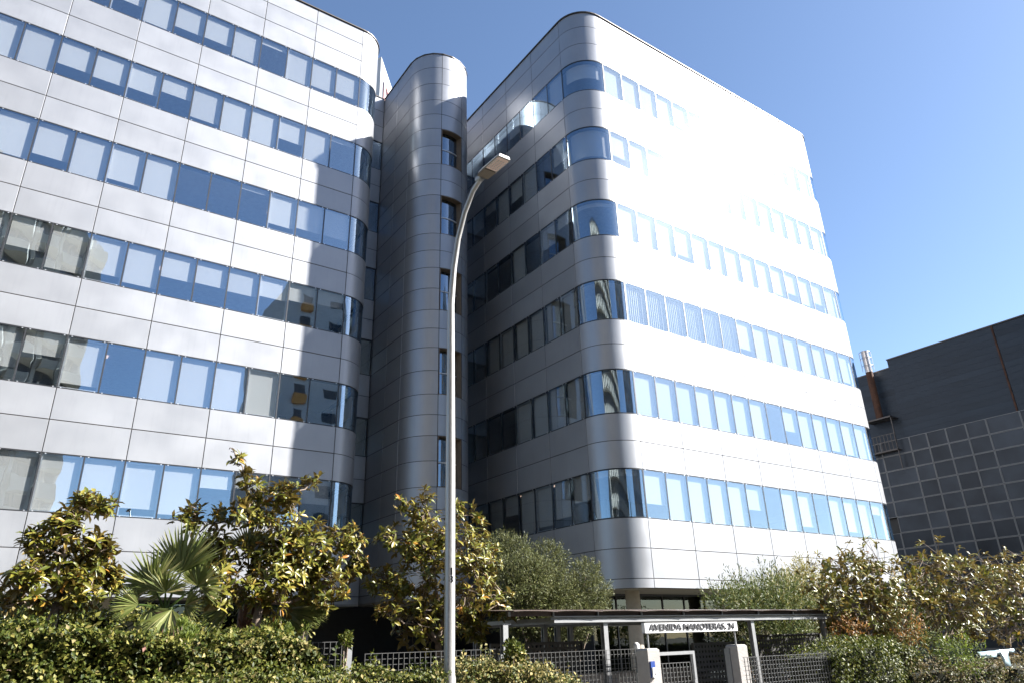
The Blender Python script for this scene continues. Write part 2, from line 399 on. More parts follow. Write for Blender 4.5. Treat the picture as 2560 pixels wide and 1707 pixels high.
def add_window(root, cx, cy, zc, rz, drop=.6, sash=False, slats=False):
    w = put(window_mesh(), 'window', root, (cx, cy, zc), rz)
    put(_cache['g'], 'pane', w, (cx, cy, zc), rz)
    if drop > .04 or slats: put(blind_mesh(round(drop, 2), slats), 'blind', w, (cx, cy, zc), rz)
    if sash: put(_cache['s'], 'sash', w, (cx, cy, zc), rz)
    return w
def flat_face(root, ox, oy, rz, edges, rows=ROWS, skip=()):
    """panels on a flat face; edges are distances along the face from (ox, oy); local +x runs along the face"""
    for a, b in zip(edges[:-1], edges[1:]):
        for (z0, z1) in rows:
            dx, dy = rot(((a+b)/2, 0), rz)
            put(panel_mesh(b-a, z1-z0), 'panel', root, (ox+dx, oy+dy, (z0+z1)/2), rz)
def band_backing(root, ox, oy, rz, length):
    for z0, z1 in SPANS:
        b = MB(); b.box(0, length, TH+.004, .32, z0+.012, z1-.012)
        put(b.data('spandrel_wall', 'backing'), 'spandrel_wall', root, (ox, oy, 0), rz)
def arc_face(root, cx, cy, r, a0, a1, rows=ROWS):
    for (z0, z1) in rows: put(arc_mesh(r, a0, a1, z1-z0), 'panel', root, (cx, cy, (z0+z1)/2))
def arc_backing(root, cx, cy, r, a0, a1, spans=SPANS):
    for z0, z1 in spans: put(arc_mesh(r, a0, a1, z1-z0-.024, 'back'), 'spandrel_wall', root, (cx, cy, (z0+z1)/2))
def arc_window(root, cx, cy, r, a0, a1, zc, drop=0):
    w = put(arc_mesh(r, a0, a1, WH, 'frame'), 'window', root, (cx, cy, zc))
    put(arc_mesh(r, a0, a1, WH, 'pane', 28), 'pane', w, (cx, cy, zc))
    if drop > .05:
        h = drop*(WH-.1); put(arc_mesh(r, a0, a1, h, 'blind'), 'blind', w, (cx, cy, zc+WH/2-.03-h/2))
def outline(pts): return pts
def arc_pts(cx, cy, r, a0, a1, n=10): return [(cx+r*math.cos(a0+(a1-a0)*k/n), cy+r*math.sin(a0+(a1-a0)*k/n)) for k in range(n+1)]
def interiors(root, poly, core, coping_poly):
    """floor slabs with ceilings, a core wall behind the rooms, roof, coping and soffit"""
    for k in range(1, 7):
        b = MB(); b.prism(poly, T(k)+.13, T(k)+.22); b.build('ceiling', 'ceil', root)
        z1 = Bt(k)-.72
        b = MB(); b.prism(poly, z1-.25, z1); b.build('floor_slab', 'slab', root)
    b = MB(); b.prism(core, SOFF, TOP-.6); b.build('core_wall', 'wall', root)
    b = MB(); b.prism(poly, TOP-.5, TOP-.35); b.build('roof', 'roofgravel', root)
    b = MB(); b.prism(coping_poly, TOP+.004, TOP+.06); b.build('coping', 'coping', root)
    b = MB(); b.prism(poly, SOFF+.03, SOFF+.12); b.build('soffit', 'soffit', root)

# ---- west wing
YL, RL = 7.297, 1.3
XS_L = -11.906+BAY                                # seam where its rounded corner starts
NB = 7
xl0 = XS_L-BAY*NB
YB = 11.31                                        # plane of the recessed link wall
wing_w = empty('office_building', ((xl0+XS_L)/2, YL+3, gz(-14)-.1), 'six-storey aluminium office wing with ribbon windows and a tower shadow on its sunlit front', 'building')
flat_face(wing_w, XS_L, YL, 0, [-BAY*i for i in range(NB, -1, -1)])
cxl, cyl = XS_L, YL+RL
arc_face(wing_w, cxl, cyl, RL, -math.pi/2, 0)
sideL = YB+.6-cyl
flat_face(wing_w, XS_L+RL, cyl, math.pi/2, [0, sideL])
band_backing(wing_w, xl0, YL, 0, XS_L-xl0)
arc_backing(wing_w, cxl, cyl, RL, -math.pi/2, 0)
band_backing(wing_w, XS_L+RL, cyl, math.pi/2, sideL)
DROPS = {1: [.75, .85, .93, .14, .90, .68, .70, .92, .55, .0, .5, .7, .8, .3],
         2: [.10, 1, .60, 1, 1, .86, .45, .65, .70, .66, 1, 1, .8, 1],
         3: [.72, .74, .82, .10, 0, 0, 1, .85, 1, .76, .95, .92, 1, 1],
         4: [.35, .42, .48, .55, .52, .55, .88, .80, .92, .62, .72, .8, 1, 1],
         5: [.0, .0, 1, 1, 1, 1, 0, .90, .42, .75, 1, 1, 1, 1],
         6: [.5, .0, .3, .35, .92, .85, 1, 1, 1, .6, .4, 1, 1, 1]}
SASH = {1: (2, 8, 11), 2: (2, 7, 11), 3: (2, 7, 12), 4: (2, 7), 5: (2, 7), 6: (5, 7)}
for k in range(1, 7):
    zc = (T(k)+Bt(k))/2
    for j in range(NB*2):
        add_window(wing_w, XS_L-WW*(j+.5), YL, zc, 0, DROPS[k][j], j in SASH[k])
    arc_window(wing_w, cxl, cyl, RL, -math.pi/2, 0, zc)
    for j in range(int(sideL//WW)):
        add_window(wing_w, XS_L+RL, cyl+WW*(j+.5), zc, math.pi/2, .5)
e = .34
polyL = [(xl0, 26), (xl0, YL+e), (XS_L, YL+e)] + arc_pts(cxl, cyl, RL-e, -math.pi/2, 0)[1:] + [(XS_L+RL-e, 26)]
polyL = [(xl0, YL+e)] + arc_pts(cxl, cyl, RL-e, -math.pi/2, 0) + [(XS_L+RL-e, 26), (xl0, 26)]
coreL = [(xl0+.2, YL+6), (XS_L+RL-1.5, YL+6), (XS_L+RL-1.5, 25), (xl0+.2, 25)]
copL = [(xl0, YL-.06)] + arc_pts(cxl, cyl, RL+.06, -math.pi/2, 0) + [(XS_L+RL+.06, 26), (xl0, 26)]
interiors(wing_w, polyL, coreL, copL)

# ---- east wing
RR = 1.45
NR = 7
xr1 = BAY*NR
wing_e = empty('office_building', (xr1/2, 6, gz(8)-.1), 'aluminium office wing with rounded corners, one face dazzling in sun and one in shade', 'building')
flat_face(wing_e, 0, 0, 0, [BAY*i for i in range(NR+1)])
arc_face(wing_e, 0, RR, RR, -math.pi, -math.pi/2)
arc_face(wing_e, xr1, RR, RR, -math.pi/2, 0)
NS = 4
lenS = YB+.6-RR
edgesS = [0]+[BAY*i for i in range(1, NS+1)]+[lenS]
for a, b_ in zip(edgesS[:-1], edgesS[1:]):
    if b_-a > .3:
        for (z0, z1) in ROWS: put(panel_mesh(b_-a, z1-z0), 'panel', wing_e, (-RR, RR+(a+b_)/2, (z0+z1)/2), -math.pi/2)
band_backing(wing_e, 0, 0, 0, xr1)
band_backing(wing_e, -RR, RR+lenS, -math.pi/2, lenS)
arc_backing(wing_e, 0, RR, RR, -math.pi, -math.pi/2); arc_backing(wing_e, xr1, RR, RR, -math.pi/2, 0)
rb = random.Random(3)
for k in range(1, 7):
    zc = (T(k)+Bt(k))/2
    for j in range(NR*2):
        dr = rb.choice([1, 1, .98, .95, .9, .8, .7, .96, 1, .2 if k > 4 else 1])
        if k == 6: dr = [.70, 1, 1, 1, 1, .58, 0.0, 1, .86, .08, 1, .88, 1, .32][j]
        if k == 5: dr = [1, 1, 1, 1, 1, 1, 1, .0, .62, 1, 1, .92, .95, 1][j]
        add_window(wing_e, WW*(j+.5), 0, zc, 0, dr, False, slats=(k == 4 and j < 6))
    for j in range(int(lenS//WW)):
        dr = rb.choice([1, .9, 1, .6, 0, .95, .3])
        if k == 6: dr = [.55, .8, .9, 1, .45, 1, .7, .3][j % 8]
        if k == 5: dr = [1, 1, 1, 1, 0, 0, .4, 1][j % 8]
        add_window(wing_e, -RR, RR+WW*(j+.5), zc, -math.pi/2, dr, (j+k) % 4 == 0, slats=(k == 4 and j < 6))
    arc_window(wing_e, 0, RR, RR, -math.pi, -math.pi/2, zc, {1: .5, 2: .85, 3: .12, 4: .0, 5: .0, 6: .12}[k])
    arc_window(wing_e, xr1, RR, RR, -math.pi/2, 0, zc, 1)
polyR = arc_pts(0, RR, RR-e, -math.pi, -math.pi/2) + arc_pts(xr1, RR, RR-e, -math.pi/2, 0) + [(xr1+RR-e, 24), (-RR+e, 24)]
coreR = [(3.5, 6), (xr1-3, 6), (xr1-3, 23), (3.5, 23)]
copR = arc_pts(0, RR, RR+.06, -math.pi, -math.pi/2) + arc_pts(xr1, RR, RR+.06, -math.pi/2, 0) + [(xr1+RR+.06, 24), (-RR-.06, 24)]
interiors(wing_e, polyR, coreR, copR)
b = MB(); b.box(xr1+RR-.3, xr1+RR-.05, RR, 24, SOFF, TOP); b.build('side_wall', 'panel', wing_e)
for (x, y, k) in ((1.1, 4.6, 6), (1.1, 7.4, 6)):
    b = MB(); b.box(-.3, .3, -.3, .3, -.02, 0); b.build('ceiling_lamp', 'lamp_panel', wing_e, (x-2, y, T(k)+.12))
for (x, k) in ((-16.4, 4), (-18.2, 5), (-18.2, 5.001), (-12.2, 3)):
    b = MB(); b.box(-.5, .5, -.15, .15, -.02, 0); b.build('ceiling_lamp', 'lamp_panel', wing_w, (x, YL+(1.8 if k != 5.001 else 3.0), T(int(k))+.12))

# ---- stair tower and link walls
XT, RT = -6.41, 1.62
ctx, cty = XT+RT, 8.03
tower = empty('stair_tower', (ctx, cty+1.5, gz(ctx)-.1), 'slim metal stair tower with a rounded front between two office wings', 'tower')
A1, A2 = R(250.6), R(295.0)
TROWS = [(TOP-.92, TOP), (ZT+PH, ZT+2*PH), (ZT, ZT+PH)]
TWIN = []
for k in range(1, 7):
    m_ = (T(k)+Bt(k))/2; TROWS += [(m_, T(k)), (Bt(k), m_)]
    if k < 6: TWIN.append((T(k+1), Bt(k))); TROWS += [(Bt(k)-PH, Bt(k)), (T(k+1), Bt(k)-PH)]
TROWS += [(Bt(6)-PH, Bt(6)), (Bt(6)-PH-1.055, Bt(6)-PH), (SOFF, Bt(6)-PH-1.055)]
arc_face(tower, ctx, cty, RT, math.pi, A1, TROWS); arc_face(tower, ctx, cty, RT, A2, 2*math.pi, TROWS)
inwin = lambda z0, z1: any(a-.01 < z0 and z1 < b+.01 for a, b in TWIN)
arc_face(tower, ctx, cty, RT, A1, A2, [q for q in TROWS if not inwin(*q)])
fl = YB-cty
for (a, b_) in ((0, 1.55), (1.55, fl+.3)):
    for (z0, z1) in TROWS:
        put(panel_mesh(b_-a, z1-z0), 'panel', tower, (XT, cty+(a+b_)/2, (z0+z1)/2), -math.pi/2)
        put(panel_mesh(b_-a, z1-z0), 'panel', tower, (XT+2*RT, cty+(a+b_)/2, (z0+z1)/2), math.pi/2)
for a0, a1 in ((math.pi, A1), (A2, 2*math.pi)): put(arc_mesh(RT, a0, a1, TOP-SOFF-.05, 'back'), 'shaft_wall', tower, (ctx, cty, (TOP+SOFF)/2))
zs = [SOFF] + [v for a, b_ in reversed(TWIN) for v in (a, b_)] + [TOP]
for z0, z1 in zip(zs[0::2], zs[1::2]): put(arc_mesh(RT, A1, A2, z1-z0-.04, 'back', 8), 'shaft_wall', tower, (ctx, cty, (z0+z1)/2))
b = MB(); b.box(XT+TH+.004, XT+.3, cty, YB+.4, SOFF+.02, TOP-.03); b.box(XT+2*RT-.3, XT+2*RT-TH-.004, cty, YB+.4, SOFF+.02, TOP-.03); b.build('shaft_wall', 'backing', tower)
b = MB(); b.box(XT+.35, XT+2*RT-.35, cty+1.2, cty+1.5, SOFF+.02, TOP-.5); b.build('stair_wall', 'wall', tower)
for z0, z1 in TWIN:
    zc, h = (z0+z1)/2, z1-z0
    b = MB(); g = .012
    b.arc(RT-.34, RT-.01, A1+g, A1+g+.02, -h/2, h/2, 2); b.arc(RT-.34, RT-.01, A2-g-.02, A2-g, -h/2, h/2, 2)
    b.arc(RT-.34, RT-.01, A1+g+.02, A2-g-.02, h/2-.03, h/2, 8); b.arc(RT-.34, RT-.01, A1+g+.02, A2-g-.02, -h/2, -h/2+.03, 8)
    b.arc(RT-.31, RT-.26, A1+g+.02, A2-g-.02, -.025, .025, 8, 1)
    w = b.build('window', ['reveal', 'sash'], tower, (ctx, cty, zc))
    for s_ in (-1, 1): put(arc_mesh(RT, A1+.02, A2-.02, h/2-.03, 'tpane', 12), 'pane', w, (ctx, cty, zc+s_*h/4))
b = MB(); b.prism(arc_pts(ctx, cty, RT-.3, math.pi, 2*math.pi)+[(XT+2*RT-.3, YB+.3), (XT+.3, YB+.3)], TOP-.4, TOP-.3); b.build('roof', 'roofgravel', tower)
b = MB(); b.prism(arc_pts(ctx, cty, RT+.05, math.pi, 2*math.pi)+[(XT+2*RT+.05, YB), (XT-.05, YB)], TOP+.004, TOP+.05); b.build('coping', 'coping', tower)
b = MB(); b.prism(arc_pts(ctx, cty, RT-.05, math.pi, 2*math.pi)+[(XT+2*RT-.05, YB+.3), (XT+.05, YB+.3)], SOFF-.06, SOFF+.015); b.build('soffit', 'soffit', tower)
for (x0, x1) in ((XS_L+RL+.02, XT-.02), (XT+2*RT+.02, -RR-.02)):
    xc, w_ = (x0+x1)/2, x1-x0
    for z0, z1 in ROWS: put(panel_mesh(w_, z1-z0), 'panel', tower, (xc, YB, (z0+z1)/2), 0)
    for z0, z1 in SPANS:
        b = MB(); b.box(-w_/2, w_/2, TH+.004, .3, z0+.012, z1-.012); put(b.data('link_wall', 'backing'), 'link_wall', tower, (xc, YB, 0))
    for k in range(1, 7):
        b = MB(); h, f = WH/2, .03
        b.box(-w_/2, -w_/2+f, .02, .1, -h, h); b.box(w_/2-f, w_/2, .02, .1, -h, h); b.box(-w_/2+f, w_/2-f, .02, .1, h-f, h); b.box(-w_/2+f, w_/2-f, .02, .1, -h, -h+f)
        w = b.build('window', 'frame', tower, (xc, YB, (T(k)+Bt(k))/2))
        b = MB(); b.box(-w_/2+f, w_/2-f, .05, .062, -h+f, h-f); b.build('pane', 'glass', w, (xc, YB, (T(k)+Bt(k))/2))
    b = MB(); b.box(x0, x1, YB-.04, YB+14, TOP+.004, TOP+.05); b.build('coping', 'coping', tower)
    b = MB(); b.box(x0-.9, x1+.9, YB+.75, YB+.95, SOFF, TOP-.4); b.build('link_wall', 'slab', tower)
    b = MB(); b.box(x0, x1, YB+.02, YB+14, SOFF-.06, SOFF+.01); b.build('soffit', 'soffit', tower)

# ---- ground floor under the wings
def ground_floor(root, x0, x1, y, n, gzv):
    for k in range(n):
        a = x0+(x1-x0)*k/n; c = x0+(x1-x0)*(k+1)/n; b = MB(); zt = SOFF+.03; zm = SOFF-1.15
        b.box(a, a+.05, y, y+.10, gzv, zt); b.box(a+.05, c, y, y+.10, zt-.08, zt); b.box(a+.05, c, y, y+.10, zm-.03, zm+.03); b.box(a+.05, c, y, y+.10, gzv, gzv+.12)
        w = b.build('window', 'frame', root)
        b = MB(); b.box(a+.05, c, y+.04, y+.052, zm+.03, zt-.08); b.build('pane', 'dglass', w)
        b = MB(); b.box(a+.05, c, y+.04, y+.052, gzv+.12, zm-.03); b.build('pane', 'dglass', w)
    b = MB(); b.box(x0, x1, y+3.5, y+3.7, gzv-.3, SOFF+.03); b.build('lobby_wall', 'backing', root)
ground_floor(wing_w, xl0, -9.6, YL+1.9, 14, gz(-14)-.2)
ground_floor(wing_e, -.2, xr1, 3.3, 13, gz(8)-.2)
b = MB(); b.box(-.2, -.1, 3.4, 16, gz(0)-.3, SOFF+.03); b.box(-9.6, -9.5, YL+2, 16, gz(-9)-.3, SOFF+.03); b.box(-9.4, -.3, 15.5, 15.7, gz(-5)-.3, SOFF+.3); b.build('entrance_wall', 'frame', tower)
def column(root, x, y):
    b = MB(); b.tube([(0, 0, gz(x)-.2), (0, 0, SOFF+.03)], .27, 24); b.build('column', 'column', root, (x, y, 0), 0, True)
for x in (.55, 7.5, 14.5): column(wing_e, x, 1.75)
for x in (-9.75, -16.5, -23.5): column(wing_w, x, 8.75)

# ---- rooftop sign fin behind the link
fin = empty('rooftop_sign', (-5.6, 15, TOP-.3), 'white rooftop sign fin with faded red letter behind the stair tower', 'sign')
p0, p1, p2, p3 = at(876, 131, 15), at(901, 206, 15), at(868, 240, 15), at(914, 245, 15)
b = MB()
pr = [(p0[0], p0[2]), (p1[0], p1[2]), (p3[0], TOP-.34), (p2[0]+.12, TOP-.34)]
n_ = len(pr); i0 = len(b.v); b.v += [(q[0], 15, q[1]) for q in pr]+[(q[0]-.25, 15.5, q[1]) for q in pr]
b.f = [tuple(range(n_-1, -1, -1)), tuple(range(n_, 2*n_))]+[(k, (k+1) % n_, n_+(k+1) % n_, n_+k) for k in range(n_)]; b.m = [0]*len(b.f)
b.build('sign_board', 'white', fin)
b = MB(); q0 = at(883.5, 190, 14.99); q1 = at(882, 232, 14.99); q2 = at(893, 222, 14.99)
b.tube([(q1[0], 14.98, q1[2]), (q0[0], 14.98, q0[2]), (q2[0], 14.98, q2[2])], .07, 4); b.build('letter', 'red', fin)

# ------------------------------------------------------------------ dark building to the east (its side wall runs along y at x = XD)
XD = 32.0
dk = empty('dark_building', (XD+6, 0, gz(30)-.2), 'dark grey slab building with planked upper wall above a framed mesh screen', 'building')
SCD = (XD-CAM[0])/(30-CAM[0])
zz = lambda z: 1.65+(z-1.65)*(XD+19.38)/(30+19.38)
yy = lambda y: -18.9+(y+18.9)*(XD+19.38)/(30+19.38)
ZR, ZG, ZL = zz(19.29), zz(13.58), zz(18.8)
b = MB(); b.box(XD+.10, XD+14, yy(-6.6), yy(4.40)-.02, gz(30)-.2, ZR-.05); b.build('upper_wall', 'backing', dk)
b = MB(); b.box(XD+.45, XD+14, yy(4.40), yy(14), gz(30)-.2, ZL-.05); b.build('lower_wall', 'backing', dk)
b = MB(); b.box(XD-.05, XD+14, yy(-6.6), yy(4.40)+.04, ZR, ZR+.08); b.build('coping', 'coping', dk)
b = MB(); b.box(XD+.33, XD+14, yy(4.46), yy(14), ZL, ZL+.08); b.build('coping', 'coping', dk)
npl = 14
for k in range(npl):
    z0 = ZG+(ZR-ZG)*k/npl; z1 = ZG+(ZR-ZG)*(k+1)/npl-.006
    for (a, c, x) in ((yy(4.40), yy(-2.48), XD), (yy(-2.60), yy(-6.6), XD+.03)):
        b = MB(); b.box(x, x+.07, c, a, z0, z1); b.build('plank', 'darkclad', dk)
    z1b = min(z1, ZL)
    if z0 < ZL: b = MB(); b.box(XD+.36, XD+.42, yy(4.42), yy(14), z0, z1b); b.build('plank', 'darkclad', dk)
b = MB(); b.box(XD-.02, XD+.07, yy(-2.60)+.01, yy(-2.48)-.01, ZG, ZR-.01); b.build('downpipe', 'rust', dk)
widths = [1.95, 1.22, 1.24, 1.24, 1.20, 1.95, 1.22, 1.24, 1.24, 1.20, 1.95, 1.22, 1.24]
ys = [6.10]
ycol = [6.10+1.22, 6.10]
ye = 6.10
for w_ in [2.04, 1.16, 1.24, 1.24, 1.22, 1.93, 1.2, 1.2, 1.2]: ye -= w_; ycol.append(ye)
dz_ = 1.02*SCD
for i in range(len(ycol)-1):
    a, c = yy(ycol[i]), yy(ycol[i+1])
    for k in range(15):
        z1 = ZG-dz_*k; z0 = z1-dz_
        if z0 < gz(30)-.2: continue
        b = MB(); g = .05
        b.box(XD-.30, XD-.28, c+g, a-g, z0+g, z1-g)
        f = .032
        for (y0, y1, q0, q1) in ((c+.012, c+.012+f, z0+.012, z1-.012), (a-.012-f, a-.012, z0+.012, z1-.012), (c+.012+f, a-.012-f, z0+.012, z0+.012+f), (c+.012+f, a-.012-f, z1-.012-f, z1-.012)):
            b.box(XD-.33, XD-.275, y0, y1, q0, q1, 1)
        if i == 0 and k == 5: b = MB(); b.box(XD-.12, XD-.10, c+g, a-g, z0+g, z1-g); b.build('open_hatch', 'black', dk); continue
        b.build('screen_panel', ['meshpanel', 'gridrail'], dk)
b = MB(); b.box(XD-.10, XD+.05, yy(-6.4), yy(8.0), gz(30)-.2, ZG+.01); b.build('screen_wall', 'backing', dk)
# flue with its platform
fx, fy = XD-.25, yy(5.72)
fl_ = empty('flue_pipe', (fx, fy, zz(15.2)), 'rusty round flue with bright steel top and small railed platform', 'flue')
b = MB(); b.tube([(0, 0, 0), (0, 0, zz(18.75)-zz(15.2))], .25, 18); b.build('pipe', 'rust', fl_, (fx, fy, zz(15.2)), 0, True)
b = MB(); b.tube([(0, 0, 0), (0, 0, 1.7)], .26, 18); b.build('flue_cap', 'chrome', fl_, (fx, fy, zz(18.75)), 0, True)
b = MB()
for z in (.5, 1.1, 1.6): b.tube([(.4*math.cos(t), .4*math.sin(t), z) for t in np.linspace(0, 2*math.pi, 13)], .018, 4, cap=False)
for t in np.linspace(0, 2*math.pi, 7)[:-1]: b.tube([(.4*math.cos(t), .4*math.sin(t), .1), (.4*math.cos(t), .4*math.sin(t), 1.6)], .018, 4)
b.build('cage', 'galv', fl_, (fx, fy, zz(18.75)))
b = MB(); b.box(-.5, .55, -1.0, .9, -.10, 0); b.box(-.5, .55, -1.0, .9, -2.5, -2.4)
for q in np.linspace(-1.0, .85, 8): b.box(-.5, -.47, q, q+.04, -2.4, -1.3)
for z in (-1.3, -1.8): b.box(-.505, -.465, -1.0, .9, z, z+.04)
for q in (-1.0, .82): b.box(-.42, -.36, q, q+.06, -3.8, 0)
b.build('platform', 'coping', fl_, (fx, fy, zz(15.2)))
# ------------------------------------------------------------------ blocks across the street (seen mirrored in the windows)
def block_chevron():
    ox, oy, rz, n, h = -16.0, -56.0, R(124.8), 11, 46.5
    r_ = empty('apartment_block', (ox-12, oy+17, .2), 'tall pale apartment block with pointed balconies across the street', 'building')
    W_ = n*4.2
    b = MB(); b.box(0, W_, 0, 13, 0, h); put(b.data('wall', 'render_dark'), 'wall', r_, (ox, oy, -.2), rz)
    b = MB(); b.prism([(.1, -.02), (.1, .0), (3.4, .0), (3.9, -.5), (2.5, -1.7)][::-1], 0, 1.35); bal = b.data('balcony', 'render_light')
    b = MB(); b.box(.5, 2.0, -.03, 0, 0, 1.5); b.box(2.4, 3.3, -.03, 0, 0, 1.5); win = b.data('window', 'farglass')
    b = MB(); b.box(3.45, 4.15, -.12, 0, 0, h-.3); pier = b.data('pier', 'render_light')
    for j in range(n):
        c, s_ = math.cos(rz), math.sin(rz)
        put(pier, 'pier', r_, (ox+4.2*j*c, oy+4.2*j*s_, -.1), rz)
        for k in range(15):
            put(bal, 'balcony', r_, (ox+4.2*j*c, oy+4.2*j*s_, 1.0+k*3.05), rz)
            put(win, 'window', r_, (ox+4.2*j*c, oy+4.2*j*s_, 2.4+k*3.05), rz)
block_chevron()
def block_grey():
    x0, x1, y1, h = 4.8, 30.0, -50.0, 46.0
    r_ = empty('apartment_tower', ((x0+x1)/2, y1-9, -.6), 'grey apartment tower with orange balcony parapets across the street', 'building')
    b = MB(); b.box(x0, x1, y1-18, y1, -1, h); b.build('wall', 'render_grey', r_)
    b = MB(); b.box(x0+6, x1-8, y1-12, y1-3, h, h+3); b.build('plant_room', 'render_grey', r_)
    for k in range(14):
        z = 1.5+k*3.1
        for j, xa in enumerate((6.4, 10.2, 14.5, 18.5, 23, 27)):
            b = MB(); b.box(xa, xa+1.3+.5*(j % 2), y1, y1+.04, z+1.0, z+2.3); b.build('window', 'farglass', r_)
            if j in (0, 2, 4):
                b = MB(); b.box(xa-.1, xa+1.4+.5*(j % 2), y1, y1+.5, z, z+.95); b.build('parapet', 'orange', r_)
block_grey()
def block_plain(x0, x1, y1, dep, h, m, label):
    r_ = empty('apartment_building', ((x0+x1)/2, y1-dep/2, -.6), label, 'building')
    b = MB(); b.box(x0, x1, y1-dep, y1, -1.5, h); b.build('wall', m, r_)
    for k in range(int((h-3)//3.1)):
        for j in range(int((x1-x0)//3.6)):
            xa = x0+1+j*3.6; b = MB(); b.box(xa, xa+1.5, y1, y1+.04, 1+k*3.1, 2.5+k*3.1); b.build('window', 'farglass', r_)
block_plain(-110, -72, -30, 14, 27, 'render_light', 'cream apartment building beyond the staggered balconies across the street')
block_plain(40, 58, -84, 14, 21, 'render_light', 'lower cream apartment building beyond the grey tower across the street')
# ------------------------------------------------------------------ foliage helpers
def leaves(name, mats, parent, pos, dirs, nrm, L, wr, sub=True, loc=(0,0,0), rnd=None, droop=-.08, cup=.12, kind=None):
    """many leaf-shaped folded blades as one mesh; arrays of positions, directions, normals, lengths, width ratios"""
    pos, dirs, nrm = np.asarray(pos, float), np.asarray(dirs, float), np.asarray(nrm, float); n = len(pos)
    dirs /= np.linalg.norm(dirs, axis=1)[:, None]+1e-9
    nrm = nrm-dirs*np.sum(nrm*dirs, 1)[:, None]; nrm /= np.linalg.norm(nrm, axis=1)[:, None]+1e-9
    side = np.cross(nrm, dirs); L = np.broadcast_to(L, n); wr = np.broadcast_to(wr, n)
    if sub == 'full':
        tpl = [(0, 0, 0), (.26, -.42, cup), (.66, -.44, cup*.9), (1, 0, droop), (.66, .44, cup*.9), (.26, .42, cup), (.26, 0, 0), (.66, 0, -.01)]
        fc = [(0,1,6), (1,2,7), (1,7,6), (2,3,7), (0,6,5), (6,4,5), (6,7,4), (7,3,4)]
    elif sub: tpl = [(0, 0, 0), (.45, -.5, cup), (.45, 0, 0), (.45, .5, cup), (1, 0, droop)]; fc = [(0,2,3), (2,4,3), (0,1,2), (1,4,2)]
    else: tpl = [(0, 0, 0), (.5, -.5, cup), (.5, .5, cup), (1, 0, droop)]; fc = [(0,1,2), (1,3,2)]
    V = np.stack([pos + dirs*(t*L)[:, None] + side*(s*L*wr)[:, None] + nrm*(h*L)[:, None] for t, s, h in tpl], 1).reshape(-1, 3) - np.array(loc)
    k = len(tpl); F = (np.arange(n)[:, None, None]*k + np.array(fc)[None]).reshape(-1, 3)
    me = bpy.data.meshes.new(name); me.vertices.add(len(V)); me.vertices.foreach_set('co', V.ravel())
    me.loops.add(len(F)*3); me.loops.foreach_set('vertex_index', F.ravel().astype(np.int32))
    me.polygons.add(len(F)); me.polygons.foreach_set('loop_start', np.arange(0, len(F)*3, 3, dtype=np.int32)); me.polygons.foreach_set('loop_total', np.full(len(F), 3, np.int32))
    me.update(calc_edges=True)
    a = me.attributes.new('rnd', 'FLOAT', 'POINT'); r_ = rng.random(n) if rnd is None else rnd
    a.data.foreach_set('value', np.repeat(r_, k).astype(np.float32))
    me.materials.append(MT[mats]); me.validate()
    o = put(me, name, parent, loc)
    if kind: o['kind'] = kind
    return o
def unit(n):
    v = rng.normal(size=(n, 3)); return v/np.linalg.norm(v, axis=1)[:, None]
def blobs_world(bl, y):
    out = []
    for (px, py, r, *dy) in bl:
        yy_ = y+(dy[0] if dy else rng.uniform(-.45, .45)); c = at(px, py, yy_); c2 = at(px+r, py, yy_); out.append((c, abs(np.linalg.norm(c2-c))*.97))
    return out
def sample_blobs(bw, n, inner=.4, flat=1.0):
    w = np.array([r**2 for _, r in bw]); idx = rng.choice(len(bw), n, p=w/w.sum())
    c = np.array([bw[i][0] for i in idx]); r = np.array([bw[i][1] for i in idx])
    d = unit(n); q = (inner**3+(1-inner**3)*rng.random(n))**(1/3)
    wob = 1+.16*np.sin(d[:, 0]*5+idx)+.14*np.sin(d[:, 2]*7+idx*2.1)
    p = c+d*(r*q*wob)[:, None]*np.array([1, flat, 1]); return p, d
def bez(a, b, c, n=7):
    t = np.linspace(0, 1, n)[:, None]; return (1-t)**2*np.array(a)+2*t*(1-t)*np.array(b)+t*t*np.array(c)
